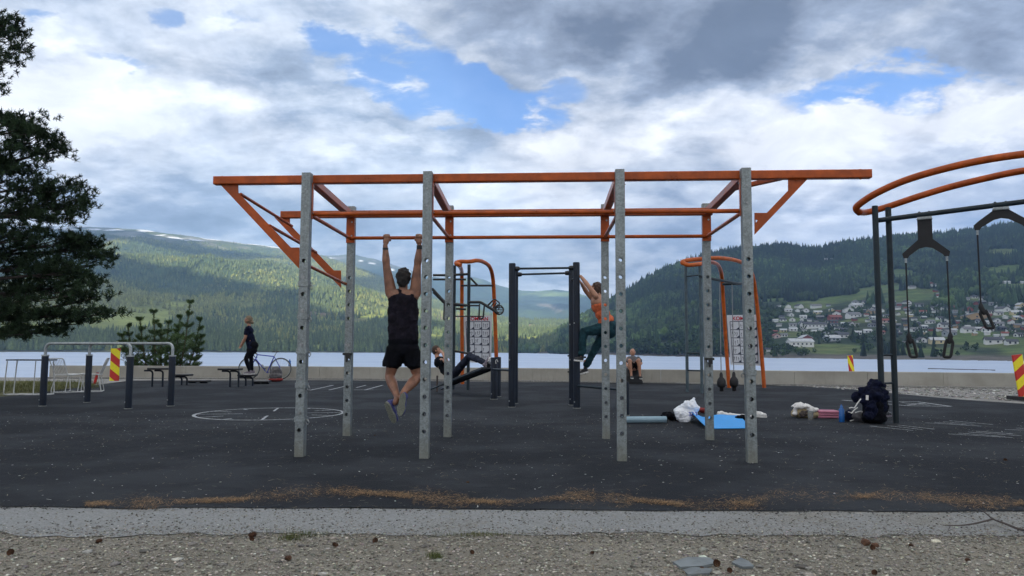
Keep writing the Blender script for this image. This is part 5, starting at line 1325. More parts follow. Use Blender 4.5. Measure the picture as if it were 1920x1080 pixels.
def woman_on_bench():
    Y = 21.9 + .16
    t = thing('person', 'blond woman in navy shirt and black tights standing on a step bench, facing left', 'woman', Q(465, 702, Y))
    J = lambda u, v, dy=0.0: Q(u, v, Y + dy); b = MB(); s = .95
    hd = J(465.8, 600); nk = J(467, 609)
    ax = head(b, hd, Vector((-1, -.05, .12)), UZ, .098, 1.2); limb(b, [hd, nk, J(467, 616)], [.05, .052, .07])
    for dy in (-.15, .15):
        sh = J(463.5, 617, dy); el = J(459.5, 634, dy * 1.15); wr = J(455, 645, dy * .7) if dy < 0 else J(452, 646, dy * .5)
        muscle(b, sh, el, .055, .050, .042, .4); muscle(b, el, wr, .042, .042, .028, .3)
        simple_hand(b, wr, (J(450, 652, dy * .5) - wr), Vector((0, 1, 0)) * (-1 if dy > 0 else 1), .17, .7)
    b.ell(J(467, 622), (.11, .16, .14)); b.ell(J(470, 638), (.10, .14, .14)); b.ell(J(472, 650), (.13, .16, .12))
    fuse(b, 'body', 'skin', t, .011, 3)
    hair(hd, ax, .098, 1.2, 'hairblond', t, ball=(J(472.8, 604.5), .048), seed=2)
    eyes(hd, ax, .098, t)
    v = MB(); v.ell(J(466.8, 621), (.125, .185, .145)); v.ell(J(468.5, 634), (.118, .165, .16)); v.ell(J(471.5, 646), (.135, .175, .15)); v.ell(J(473, 652), (.15, .19, .11)); v.capsule(J(468, 630), .135, J(472, 648), .145); v.capsule(J(467, 612), .06, J(467, 618), .09)
    for dy in (-.15, .15): v.capsule(J(464, 616, dy), .066, J(461.2, 625.5, dy * 1.1), .068)
    fuse(v, 'shirt', 'navycloth', t, .012, 3, .012, 9, 1)
    g = MB(); g.ell(J(474.5, 648), (.155, .18, .15)); g.ell(J(472.5, 656), (.155, .18, .13))
    for dy, kn, an in ((-.09, (461, 672), (468, 696)), (.09, (470.5, 670), (473, 696))):
        hp = J(472.5, 655, dy * .9); k_ = J(*kn, dy); a_ = J(*an, dy)
        muscle(g, hp, k_, .11, .095, .064, .4); muscle(g, k_, a_, .062, .062, .040, .35)
    fuse(g, 'tights', 'blackcloth', t, .012, 3, .006, 9, 3)
    zt = J(460, 702).z + .018
    for dy, h, o in ((-.09, 472.5, 456.5), (.09, 477.5, 462)):
        a = J(h, 702, dy); c = J(o, 702, dy); a.z = c.z = zt; shoe('shoe', a, c, UZ, t, .09, .085, 'shoegrey', 'shoewhite')
woman_on_bench()

def situp_man():
    t = thing('person', 'man in black shirt and grey jeans doing a sit-up on the slanted bench', 'man', Q(850, 706, 18.7))
    def J(u, v, dy=0.0):            # he lies along the bench, feet nearer the camera
        Y = 19.2 - (u - 820) / 97 * 2.1 * .95; return Q(u, v, Y + dy)
    b = MB(); hd = J(818.5, 657); ax = head(b, hd, Vector((1, -.1, .25)), Vector((-.2, 0, 1)), .098, 1.18)
    limb(b, [hd, J(819, 668), J(823, 675)], [.055, .058, .08])
    for dy in (-.17, .17):
        sh = J(826, 675, dy); el = J(838.5, 678.5, dy * 1.5 - .02); wr = J(829, 661, dy * .8)
        if dy > 0: el = J(839, 668, dy * 1.3); wr = J(828, 660, dy * .6)
        muscle(b, sh, el, .055, .052, .042, .4); muscle(b, el, wr, .045, .045, .030, .3); simple_hand(b, wr, hd + Vector((-.02, dy * .6, .02)) - wr, Vector((0, -dy, 0)), .17, .5)
    b.capsule(J(826, 680), .13, J(842, 700), .13)
    an = [J(910, 681, -.10), J(911, 680, .10)]; kn = [J(880, 668, -.13), J(882, 666.5, .10)]
    for a, k in zip(an, kn): b.capsule(k, .05, a, .04); b.capsule(a, .04, a + Vector((.08, -.05, -.02)), .04)
    fuse(b, 'body', 'skin', t, .012, 3)
    hair(hd, ax, .098, 1.18, 'hairbrown', t, seed=6); eyes(hd, ax, .098, t)
    v = MB(); v.ell(J(826, 680), (.17, .20, .15)); v.capsule(J(825, 677), .13, J(836, 693), .145); v.capsule(J(836, 693), .145, J(846, 703), .13)
    for dy in (-.17, .17): v.capsule(J(826, 676, dy), .07, J(833, 679, dy * 1.3), .066)
    fuse(v, 'shirt', 'blackcloth', t, .013, 3, .015, 9, 8)
    g = MB(); g.ell(J(848, 704), (.16, .18, .13))
    for k, a, dy in zip(kn, an, (-.10, .10)):
        muscle(g, J(850, 703, dy), k, .115, .098, .072, .4); muscle(g, k, a, .074, .068, .052, .4)
    fuse(g, 'jeans', 'denim', t, .013, 3, .014, 9, 2)
    for a, dy in zip(an, (-.1, .1)): shoe('shoe', a + Vector((.02, -.06, -.10)), a + Vector((.10, -.10, .13)), Vector((-.6, 0, .5)), t, .09, .08, 'shoegrey', 'shoewhite')
situp_man()

def climbing_woman():
    t = thing('person', 'woman in orange vest and teal trousers leaning back from the navy pull-up posts', 'woman', Q(1120, 640, 14.3))
    Yc = 14.2; J = lambda u, v, dy=0.0: Q(u, v, Yc + dy); b = MB()
    hd = J(1117.5, 541, .02); ax = head(b, hd, Vector((-.75, .55, .25)), Vector((.35, 0, 1)), .098, 1.2); limb(b, [hd, J(1121, 549), J(1123, 558)], [.05, .05, .07])
    for dy, sh, el, wr, hn in ((-.16, (1117, 555), (1103, 536), (1089, 518), (1082, 513)), (.13, (1112, 560), (1100, 548), (1090, 531), (1082, 519))):
        S_, E_, W_ = J(*sh, dy), J(*el, dy * .9), J(*wr, dy * .4); muscle(b, S_, E_, .058, .054, .043, .4); muscle(b, E_, W_, .044, .046, .029, .3); simple_hand(b, W_, J(*hn, .12) - W_, Vector((-.3, .3, -1)), .17, 1.2)
    b.ell(J(1121, 566), (.14, .17, .13)); b.ell(J(1130, 586), (.13, .15, .15)); b.ell(J(1137, 608), (.16, .16, .14))
    ank = [J(1091, 668, -.08), J(1098, 688, .12)]
    for a in ank: b.capsule(a + UZ * .1, .042, a, .038)
    fuse(b, 'body', 'skin', t, .010, 3)
    hair(hd, ax, .098, 1.2, 'hairbrown', t, ball=(J(1125, 548, .03), .075), seed=9); eyes(hd, ax, .098, t)
    v = MB(); up = Vector((-.35, 0, 1)).normalized(); axx = (Vector((1, 0, .35)).normalized(), Vector((0, 1, 0)), up)
    v.ell(J(1124, 575), (.155, .175, .14), axx); v.ell(J(1130, 588), (.145, .160, .16), axx); v.ell(J(1136, 601), (.155, .165, .11), axx)
    for dy in (-.09, .09): v.capsule(J(1119, 558, dy), .022, J(1121, 570, dy), .05)
    fuse(v, 'vest', 'orangecloth', t, .011, 3, .014, 10, 2)
    g = MB(); g.ell(J(1140, 612), (.175, .175, .15)); g.ell(J(1141, 622), (.16, .17, .13))
    for dy, kn, an in ((-.08, (1095, 621), (1091, 662)), (.11, (1118, 650), (1100, 684))):
        muscle(g, J(1138, 616, dy), J(*kn, dy), .120, .105, .076, .45); muscle(g, J(*kn, dy), J(*an, dy), .078, .074, .066, .35)
    fuse(g, 'trousers', 'teal', t, .012, 3, .018, 9, 4)
    for a, (h, o) in zip(ank, (((1094, 677), (1076, 675)), ((1103, 697), (1087, 701)))):
        dy = a.y - Yc; shoe('shoe', J(*h, dy), J(*o, dy), Vector((.1, 0, 1)), t, .09, .085, 'blackplastic', 'shoewhite')
climbing_woman()

def seated_man():
    Y = 24.4; t = thing('person', 'bald man in grey shirt and shorts reclining on a black crate against the wall', 'man', Q(1188, 700, Y))
    J = lambda u, v, dy=0.0: Q(u, v, Y + dy); b = MB()
    hd = J(1186.2, 660.5, .25); ax = head(b, hd, Vector((0, -1, .25)), Vector((0, .3, 1)), .100, 1.22); limb(b, [hd, J(1186.3, 669, .25), J(1186.5, 673, .2)], [.055, .058, .08])
    for s in (-1, 1):
        sh = J(1187 + s * 9.5, 671.5, .2); el = J(1188 + s * 14.5, 681, .1); wr = J(1187 + s * 9.5, 688, -.10)
        muscle(b, sh, el, .055, .052, .042, .4); muscle(b, el, wr, .044, .044, .030, .3); simple_hand(b, wr, Vector((-s * .25, -.4, -.8)), Vector((-s, 0, 0)), .17, .5)
    kn = [J(1180.5, 676, -.28), J(1197.5, 675.5, -.28)]; an = [J(1183.5, 700, -.30), J(1200, 701, -.30)]
    for k, a, s in zip(kn, an, (-1, 1)):
        muscle(b, J(1188.5 + s * 3.5, 686, .1), k, .10, .09, .066, .4); muscle(b, k, a, .064, .066, .042, .3); b.capsule(a, .04, a + Vector((0, -.03, -.08)), .04)
    b.capsule(J(1187, 676, .2), .14, J(1188, 688, .1), .14); fuse(b, 'body', 'skin', t, .012, 3); eyes(hd, ax, .100, t)
    v = MB(); v.capsule(J(1179.5, 673.5, .2), .085, J(1196, 673.5, .2), .085); v.capsule(J(1187.5, 675, .18), .15, J(1188.5, 687, .1), .145)
    for s in (-1, 1): v.capsule(J(1188 + s * 8.5, 672, .2), .075, J(1188 + s * 12.3, 677, .12), .068)
    fuse(v, 'shirt', 'greycloth', t, .013, 3, .014, 9, 5)
    g = MB()
    for k, s in zip(kn, (-1, 1)): g.capsule(J(1188.5 + s * 3.5, 688, .08), .115, k.lerp(J(1188.5 + s * 3.5, 688, .08), .30), .088)
    fuse(g, 'shorts', 'blackcloth', t, .013, 3, .01, 9, 7)
    for a in an: shoe('shoe', a + Vector((0, .06, -.14)), a + Vector((.02, -.20, -.15)), UZ, t, .095, .085, 'blackplastic', 'shoewhite')
    c = thing('crate', 'low black slanted block the bald man reclines on', 'crate', P(1188, 717)); y0, y1 = 24.2, 25.05
    a0, a1 = Q(1172, 716, y0).x, Q(1204, 716, y0).x; top0, top1 = .27, .60
    ps = [Vector((a0, y0, 0)), Vector((a0, y0, top0)), Vector((a0, y0 + .38, top1 - .10)), Vector((a0, y1, top1)), Vector((a0, y1, 0))]
    MB().prism(ps, (a1 - a0, 0, 0)).build('block', M['blackplastic'], c)
    MB().box(((a0 + a1) / 2, y0 - .03, .05), (a1 - a0 + .02, .10, .09), ch=.01).build('foot_bar', M['blackrubber'], c)
seated_man()
# ------------------------------------------------------------------ bicycle by the wall
def bicycle():
    Y = 26.85; t = thing('bicycle', 'blue road bicycle leaning on the concrete wall behind the woman in navy', 'bicycle', P(497, 714))
    J = lambda u, v, dy=0.0: Q(u, v, Y + dy)
    lw, rw = J(467, 693.5), J(526, 694.5); r = .372; lw.z = rw.z = r + .012
    for c in (lw, rw):
        w = thing  # wheel: tyre, rim, spokes, hub
        ty = MB().tube([c + Vector((math.cos(k * .1963) * r, 0, math.sin(k * .1963) * r)) for k in range(33)], .0145, 8, False).build('wheel', M['blackrubber'], t)
        MB().tube([c + Vector((math.cos(k * .1963) * (r - .026), 0, math.sin(k * .1963) * (r - .026))) for k in range(33)], .0125, 8, False).build('rim', M['galvlt'], ty)
        sp = MB()
        for k in range(20):
            a = k * math.pi / 10; sp.tube([c + Vector((0, .03 * (-1) ** k, 0)), c + Vector((math.cos(a) * (r - .03), 0, math.sin(a) * (r - .03)))], .0018, 4, False)
        sp.build('spokes', M['galvlt'], ty); MB().tube([c - Vector((0, .05, 0)), c + Vector((0, .05, 0))], .022, 10).build('hub', M['bolt'], ty)
    bb = J(500.5, 699); st = J(514, 668.5); sd = J(518.5, 661); ht = J(482.5, 665); hb = J(479.5, 673)
    def tb(a, b, rr=.017, nm='frame_tube', mt='bikeblue'): return MB().tube([a, b], rr, 10).build(nm, M[mt], t)
    fm = MB(); 
    for a, b in ((ht, st), (hb, bb), (bb, st), (ht, hb)): fm.tube([a, b], .018, 10)
    for s in (-.045, .045):
        o = Vector((0, s, 0)); fm.tube([bb + o * .5, rw + o], .010, 8); fm.tube([st + o * .3, rw + o], .008, 8); fm.tube([hb + o * .6, lw + o], .012, 8)
    fm.build('frame', M['bikeblue'], t); tb(st, sd, .013, 'seat_post', 'bolt')
    s = MB(); s.ell(sd + Vector((.02, 0, .03)), (.075, .07, .025)); s.ell(sd + Vector((-.07, 0, .03)), (.10, .028, .02)); fuse(s, 'saddle', 'blackplastic', t, .008, 2)
    h = ht + Vector((-.07, 0, .04)); MB().tube([ht, h + Vector((0, 0, 0))], .014, 8).build('stem', M['blackplastic'], t)
    for k in (-1, 1): MB().tube(spline([h, h + Vector((0, .19 * k, 0)), h + Vector((-.09, .21 * k, 0)), h + Vector((-.13, .21 * k, -.05)), h + Vector((-.08, .21 * k, -.13)), h + Vector((0, .21 * k, -.14))], 5), .013, 8).build('handlebar', M['blackplastic'], t)
    MB().tube([bb + Vector((.085 * math.cos(k * .5236), -.05, .085 * math.sin(k * .5236))) for k in range(13)], .006, 6).build('chainring', M['bolt'], t)
    for k in (-1, 1):
        e = bb + Vector((.05 * k, .07 * k, -.16 * k)); MB().tube([bb + Vector((0, .07 * k, 0)), e], .009, 6).build('crank', M['bolt'], t); MB().box(e + Vector((0, .05 * k, 0)), (.09, .08, .02)).build('pedal', M['blackplastic'], t)
    q = hb.lerp(bb, .62) + Vector((.03, 0, .03)); d = (hb - bb).normalized(); MB().tube([q - d * .09, q - d * .08, q + d * .06, q + d * .09, q + d * .11], [.02, .034, .034, .018, .016], 12).build('drink_bottle', M['galvlt'], t)
bicycle()
def bottle(p, h, r, lab, mat='bottleblue', cap='bottleblue'):
    t = thing('water_bottle', lab, 'bottle', p); p = Vector(p)
    MB().tube([p, p + UZ * .004, p + UZ * h * .42, p + UZ * h * .5, p + UZ * h * .72, p + UZ * h * .80], [r * .9, r, r, r * .86, r, r * .5], 16).build('bottle_body', M[mat], t)
    MB().tube([p + UZ * h * .80, p + UZ * h * .92, p + UZ * h * .93, p + UZ * h], [r * .52, r * .52, r * .25, r * .2], 12).build('bottle_cap', M[cap], t)
def on_wall(u):
    for a, b in zip(wall_line, wall_line[1:]):
        for k in range(200):
            q = a.lerp(b, k / 200) + Vector((0, .15, .445))
            if abs(proj(*q)[0] - u) < 1.6: return q
bottle(on_wall(543.5), .27, .045, 'dark blue bottle standing on the wall beside the bicycle wheel')
def lump(name, lab, cat, base, prims, mat, vox=.01, disp=.02, ds=9, seed=0, group=None):
    t = thing(name, lab, cat, base, group); m = MB(); prims(m, Vector(base)); fuse(m, 'fabric', mat, t, vox, 2, disp, ds, seed); return t
# backpack by the bicycle
b0 = P(517, 715.5)
t_ = lump('backpack', 'small dark backpack with red base leaning on the wall by the bicycle wheel', 'backpack', b0, lambda m, b: (m.ell(b + Vector((0, 0, .27)), (.20, .13, .24)), m.ell(b + Vector((0, -.02, .18)), (.22, .15, .16))), 'greycloth', .012, .02, 7, 3)
m_ = MB(); m_.ell(b0 + Vector((0, -.02, .065)), (.25, .17, .07)); fuse(m_, 'base_panel', 'redcloth', t_, .012, 2, .012, 7, 5)
# bags and mats in the middle
def roll(p0, p1, r, lab, mat):
    t = thing('rolled_mat', lab, 'exercise mat', p0); p0, p1 = Vector(p0), Vector(p1); d = (p1 - p0).normalized(); s = d.cross(UZ)
    prof = []
    for k in range(60):
        a = k * .42; rr = r * (1 - .62 * k / 60); prof.append((math.cos(a) * rr, math.sin(a) * rr))
    m = MB(); n = len(prof); th = .010
    for pp in range(n - 1):
        (x0, z0), (x1, z1) = prof[pp], prof[pp + 1]; q = [(x0, z0), (x1, z1), (x1 * (1 - th / r), z1 * (1 - th / r)), (x0 * (1 - th / r), z0 * (1 - th / r))]
        A = [p0 + s * x + UZ * (z + r) for x, z in q]; B = [p1 + s * x + UZ * (z + r) for x, z in q]
        m.add(A + B, [(0, 1, 5, 4), (2, 3, 7, 6), (3, 2, 1, 0), (4, 5, 6, 7)], True)
    m.build('foam', M[mat], t)
roll(P(1166, 794), P(1249, 793.5), .053, 'rolled grey-blue foam mat lying between the steel posts', 'greyfoam')
def blue_mat():
    A, B, C, D_ = P(1322, 804.5), P(1405, 803), P(1383, 782), P(1293, 790)
    t = thing('unrolled_mat', 'bright blue foam mat lying half unrolled with a curled left edge', 'exercise mat', (A + C) / 2)
    m = MB(); nu, nv = 26, 6; g = []
    for j in range(nv + 1):
        v = j / nv
        for i in range(nu + 1):
            u = i / nu; x = u
            near = P(1318, 805).lerp(P(1408, 803.5), u); far = P(1300, 789).lerp(P(1388, 783.5), u)
            q = near.lerp(far, v); q.z = .012 + .014 * math.sin(u * 9 + v * 3) * v + .05 * v * v
            if u < .22:
                a = (.22 - u) / .22; q.z += .12 * a ** 1.5 * (.35 + .65 * v); q.x -= .10 * a * a * (.3 + v) - .06 * a ** 3
            g.append(q)
    th = [q - UZ * .009 for q in g]; w = nu + 1; m.add(g + th, [(j * w + i, j * w + i + 1, (j + 1) * w + i + 1, (j + 1) * w + i) for j in range(nv) for i in range(nu)] + [((j + 1) * w + i + len(g), (j + 1) * w + i + 1 + len(g), j * w + i + 1 + len(g), j * w + i + len(g)) for j in range(nv) for i in range(nu)], True)
    n0 = len(g)
    m.add([*g, *th], [(i, i + n0, i + 1 + n0, i + 1) for i in range(nu)] + [(nv * w + i + 1, nv * w + i + 1 + n0, nv * w + i + n0, nv * w + i) for i in range(nu)] + [(j * w, (j + 1) * w, (j + 1) * w + n0, j * w + n0) for j in range(nv)] + [(j * w + nu, j * w + nu + n0, (j + 1) * w + nu + n0, (j + 1) * w + nu) for j in range(nv)])
    m.build('foam', M['bluefoam'], t, fix=False)
blue_mat()
bg_ = P(1287, 791)
def plastic_bag():
    t = thing('plastic_bag', 'crumpled white plastic bag with blue letters standing behind the blue mat', 'bag', bg_); m = MB(); b = Vector(bg_)
    m.ell(b + Vector((0, .05, .11)), (.19, .14, .12)); m.ell(b + Vector((.06, .05, .20)), (.14, .10, .11)); m.capsule(b + Vector((.09, .05, .25)), .07, b + Vector((.13, .05, .345)), .018); m.capsule(b + Vector((-.02, .05, .24)), .05, b + Vector((.0, .05, .30)), .02)
    fuse(m, 'film', 'plasticbag', t, .007, 1, .055, 5.5, 4, .4)
    cu = bpy.data.curves.new('lettering', 'FONT'); cu.body = '3A3'; cu.size = .085; cu.offset = .002; cu.extrude = .001
    tmp = link(bpy.data.objects.new('lettering', cu)); bpy.context.view_layer.update()
    me = bpy.data.meshes.new_from_object(tmp.evaluated_get(bpy.context.evaluated_depsgraph_get())); bpy.data.objects.remove(tmp)
    o = from_mesh('lettering', me, M['bikeblue'], t); o.location = Vector((.005, -.135, .10)); o.rotation_euler = (R(80), 0, R(6))
plastic_bag()
lump('folded_jacket', 'black crumpled jacket between the grey roll and the white bag', 'jacket', P(1262, 789), lambda m, b: (m.ell(b + Vector((.02, .08, .06)), (.20, .12, .055)), m.ell(b + Vector((-.12, .1, .05)), (.08, .08, .06)), m.ell(b + Vector((.10, .0, .04)), (.10, .07, .04))), 'blackcloth', .010, .05, 10, 2)
lump('red_pouch', 'small red pouch just right of the white plastic bag', 'pouch', P(1322, 775), lambda m, b: (m.ell(b + Vector((.02, .05, .05)), (.10, .06, .055)), m.ell(b + Vector((-.06, .05, .06)), (.06, .05, .05))), 'redcloth', .009, .02, 12, 2)
lump('towel', 'white towel strip lying behind the blue mat', 'towel', P(1378, 784), lambda m, b: (m.capsule(b + Vector((-.22, .12, .06)), .035, b + Vector((.10, .02, .03)), .03), m.capsule(b + Vector((.05, .02, .03)), .03, b + Vector((.26, .0, .03)), .03)), 'whitecloth', .009, .02, 12, 3)
lump('dark_glove', 'small black bag tucked behind the right end of the blue mat', 'bag', P(1394, 788), lambda m, b: (m.ell(b + Vector((0, .02, .045)), (.12, .07, .04)),), 'blackcloth', .009, .03, 12, 3)
def loose_shoe(u, v, lab, top, solem, yaw, L=.27, roll_=0):
    p = P(u, v); t = thing('training_shoe', lab, 'shoe', p); d = Vector((math.cos(yaw), math.sin(yaw), 0)); shoe('upper', p + UZ * .022 - d * L / 2, p + UZ * .022 + d * L / 2, UZ, t, .095, .09, top, solem)
loose_shoe(1422, 783, 'white shoe lying just right of the rightmost front steel post', 'shoewhite', 'shoewhite', -.5)
# heap at the right frame
q0 = P(1512, 784)
t_ = lump('basket_bag', 'tan canvas bag with a white towel on top, left end of the heap', 'bag', q0, lambda m, b: (m.ell(b + Vector((-.02, .08, .08)), (.19, .12, .09)), m.ell(b + Vector((.14, .05, .06)), (.09, .09, .06))), 'tancloth', .009, .03, 11, 6)
m_ = MB(); m_.ell(q0 + Vector((-.05, .06, .19)), (.17, .10, .045)); m_.ell(q0 + Vector((.10, .04, .14)), (.10, .08, .05)); m_.capsule(q0 + Vector((-.17, 0, .16)), .04, q0 + Vector((-.20, 0, .08)), .03); fuse(m_, 'towel', 'whitecloth', t_, .008, 2, .03, 12, 8)
m_ = MB(); m_.ell(q0 + Vector((-.03, -.035, .08)), (.11, .03, .045)); fuse(m_, 'opening', 'wood', t_, .008, 2, .03, 14, 3)
g_ = P(1520, 787); t_ = thing('glass_jar', 'small clear jar standing before the tan bag', 'jar', g_); gm, gt, gb = material('clear_plastic'); gb.inputs['Base Color'].default_value = (.5, .5, .45, 1); gb.inputs['Roughness'].default_value = .1; gb.inputs['Transmission Weight'].default_value = .7
MB().tube([g_, g_ + UZ * .10, g_ + UZ * .12], [.042, .045, .038], 14).build('jar_body', gm, t_); MB().tube([g_ + UZ * .12, g_ + UZ * .14], .040, 14).build('lid', M['galvlt'], t_)
A, B = P(1537, 784.5), P(1577, 785); t_ = thing('pink_mat', 'folded pink foam mat between the tan bag and the blue bottle', 'exercise mat', A)
for k in range(3): MB().beam(Vector((A.x, A.y + .16, .022 + .040 * k)), Vector((B.x, B.y + .16, .022 + .040 * k)), .32, .036, Vector((0, 1, 0)), .012).build('fold', M['pinkfoam'], t_)
bottle(P(1578.5, 791.5), .27, .042, 'blue drinking bottle standing left of the dark rucksack')
def rucksack():
    p = P(1640, 795) + Vector((0, .10, 0)); t = thing('rucksack', 'large dark rucksack with a navy jacket draped over it at the ladder post', 'rucksack', p); m = MB()
    J = lambda u, v, dy=0.0: Q(u, v, p.y + dy)
    m.ell(J(1641, 762), (.17, .16, .28)); m.ell(J(1640, 782), (.19, .17, .11)); fuse(m, 'bag_body', 'blackcloth', t, .012, 2, .03, 8, 1)
    m = MB(); m.ell(J(1637, 740, -.03), (.20, .17, .16)); m.ell(J(1644, 722), (.13, .13, .07)); m.ell(J(1628, 748, -.06), (.12, .12, .18)); m.ell(J(1652, 752, -.06), (.11, .12, .17)); m.capsule(J(1634, 755, -.14), .08, J(1634, 778, -.15), .07)
    fuse(m, 'draped_jacket', 'navycloth', t, .011, 2, .05, 8, 3)
    m = MB(); m.ell(J(1606, 744, .08), (.075, .08, .085)); fuse(m, 'rolled_hood', 'navycloth', t, .011, 2, .02, 8, 3)
    for a, b in (((1608, 764), (1596, 775)), ((1614, 748), (1602, 765)), ((1602, 765), (1592, 765))):
        MB().tube([J(*a, -.16), J((a[0] + b[0]) / 2, (a[1] + b[1]) / 2 - 1, -.19), J(*b, -.18)], .008, 6).build('strap', M['whitecloth'], t)
    MB().beam(J(1626, 741, -.19), J(1626, 750, -.20), .04, .006).build('label_tag', M['whitecloth'], t)
rucksack()
loose_shoe(1663, 782, 'dark shoe standing against the rucksack beside the ladder post', 'blackplastic', 'shoegrey', .7, .28)
t_ = lump('helmet_bag', 'grey padded pouch with white piping before the rucksack', 'pouch', P(1616, 792), lambda m, b: (m.ell(b + Vector((0, .06, .08)), (.12, .09, .09)), m.ell(b + Vector((.10, .03, .05)), (.09, .08, .06))), 'greycloth', .009, .02, 10, 9)
pp = P(1616, 792); MB().tube(spline([pp + Vector((-.11, -.03, .15)), pp + Vector((-.02, -.05, .17)), pp + Vector((.02, -.06, .09)), pp + Vector((.10, -.07, .11)), pp + Vector((.17, -.06, .02))], 5), .009, 6).build('piping', M['whitecloth'], t_)
t_ = lump('blue_cloth', 'crumpled dark blue garment between the bottle and the grey pouch', 'garment', P(1596, 790), lambda m, b: (m.ell(b + Vector((0, .06, .07)), (.10, .10, .08)), m.ell(b + Vector((-.02, .02, .14)), (.06, .06, .05))), 'navycloth', .009, .03, 10, 9)
pp = P(1596, 790); MB().tube(spline([pp + Vector((-.06, -.04, .15)), pp + Vector((.04, -.05, .12)), pp + Vector((.06, -.05, .05)), pp + Vector((-.04, -.05, .01))], 5), .008, 6).build('piping', M['whitecloth'], t_)

# ------------------------------------------------------------------ pines
def needles(name, tufts, mat_col, parent, per=34, L=.085, w=.006, colvar=.4, mat=None):
    n = len(tufts); c = np.array([t[0] for t in tufts]); ax = np.array([t[1] for t in tufts]); s = np.array([t[2] for t in tufts])
    ax = ax / np.linalg.norm(ax, axis=1, keepdims=True)
    r = rng.normal(size=(n, per, 3)); along = rng.uniform(-.5, .8, (n, per, 1))
    d = r / np.linalg.norm(r, axis=2, keepdims=True) + ax[:, None, :] * .75; d /= np.linalg.norm(d, axis=2, keepdims=True)
    base = c[:, None, :] + ax[:, None, :] * along * s[:, None, None] * 1.0
    LL = L * s[:, None, None] / .1 * rng.uniform(.7, 1.2, (n, per, 1))
    side = np.cross(d, rng.normal(size=(n, per, 3))); side /= np.linalg.norm(side, axis=2, keepdims=True)
    tip = base + d * LL; wv = side * w
    V = np.stack([base - wv, base + wv, tip + wv * .4, tip - wv * .4], 2).reshape(-1, 3); Fc = np.arange(n * per * 4).reshape(-1, 4)
    C = np.repeat(np.array(mat_col) * rng.uniform(1 - colvar, 1 + colvar, (n, 1)), per * 4, axis=0)
    off = np.array(root_loc(parent)[:]); o = np_mesh(name, V - off, Fc, C, M['leaf']); o.parent = parent; return o
M['barkdark'] = simple('dark_bark', (0.035, 0.026, 0.022), 0.9, vscale=14, bmp=0.9, bdist=0.02, var=.45)
def big_pine():
    Y = 15.5; J = lambda u, v, dy=0.0: Q(u, v, Y + dy)
    base = J(-190, 760); base.z = 0; t = thing('pine_tree', 'large dark Scots pine reaching in from the left edge', 'pine tree', base)
    tr = MB(); tr.tube(spline([Vector((base.x, base.y, -.1)), J(-185, 560), J(-150, 380), J(-120, 200), J(-100, 0), J(-85, -220)], 6), [.27 - .0075 * k for k in range(31)], 14)
    blobs = [(0, 45, 40, 26), (28, 96, 26, 12), (-20, 110, 40, 20), (8, 65, 26, 14), (38, 225, 50, 14), (20, 240, 60, 26), (75, 262, 48, 20), (112, 276, 20, 10), (30, 300, 60, 28), (20, 335, 50, 26), (78, 345, 50, 20), (120, 368, 50, 26), (158, 380, 20, 12), (40, 385, 60, 26), (100, 400, 60, 18),
             (30, 440, 40, 26), (90, 450, 60, 20), (150, 462, 52, 24), (192, 492, 24, 14), (50, 490, 70, 30), (120, 505, 60, 22), (180, 525, 26, 12), (40, 540, 60, 26), (110, 545, 70, 18), (160, 560, 34, 10), (30, 585, 50, 22), (85, 590, 50, 14), (130, 588, 40, 9), (185, 582, 44, 8), (60, 622, 54, 12), (20, 620, 40, 14), (100, 618, 22, 6), (150, 600, 20, 5),
             (-60, 150, 60, 60), (-80, 300, 70, 60), (-70, 450, 70, 60), (-60, 590, 60, 30), (-120, 0, 90, 60), (-50, -60, 60, 40), (-220, 300, 80, 200), (-220, 80, 80, 120)]
    tufts = []
    for (cx, cy, rx, ry) in blobs:
        n = int(rx * ry * .085) + 6; n = min(n, 260); dy0 = random.uniform(-.7, .7)
        c = J(cx - rx * .3, cy + ry * .3, dy0); root_v = min(max(cy + 25, 30), 600); root = J(-160 + (600 - root_v) * .12, root_v + 10); mid = root.lerp(c, .55) + UZ * random.uniform(-.25, .1)
        sp = spline([root, mid, c], 5); tr.tube(sp, [.055 - .0042 * k for k in range(len(sp))], 7)
        for k in range(max(3, n // 12)):
            a = random.uniform(0, 6.28); rr = math.sqrt(random.random()); e = J(cx + rx * rr * math.cos(a), cy + ry * rr * math.sin(a), dy0 + random.uniform(-.5, .5)); e2 = sp[len(sp) // 2 + random.randint(0, 2)].lerp(c, .5)
            q = e2.lerp(e, .6) - UZ * .04; tr.tube([e2, q, e], [.016, .010, .006], 5, False)
            for j in range(random.randint(9, 16)):
                p = e + Vector((random.gauss(0, .13), random.gauss(0, .16), random.gauss(0, .055))); ax = Vector((random.gauss(.3, .5), random.gauss(0, .5), random.uniform(.2, 1))); tufts.append((tuple(p), tuple(ax), random.uniform(.07, .12)))
        for k in range(n // 3):
            a = random.uniform(0, 6.28); rr = math.sqrt(random.random()); p = J(cx + rx * rr * math.cos(a), cy + ry * rr * math.sin(a), dy0 + random.gauss(0, .35)); tufts.append((tuple(p), (random.gauss(.2, .5), random.gauss(0, .5), random.uniform(.3, 1)), random.uniform(.07, .12)))
    tr.build('trunk', M['barkdark'], t, fix=False)
    needles('crown', tufts, (.024, .042, .020), t, 30, .085, .0070, .6)
    print('tufts', len(tufts))
big_pine()
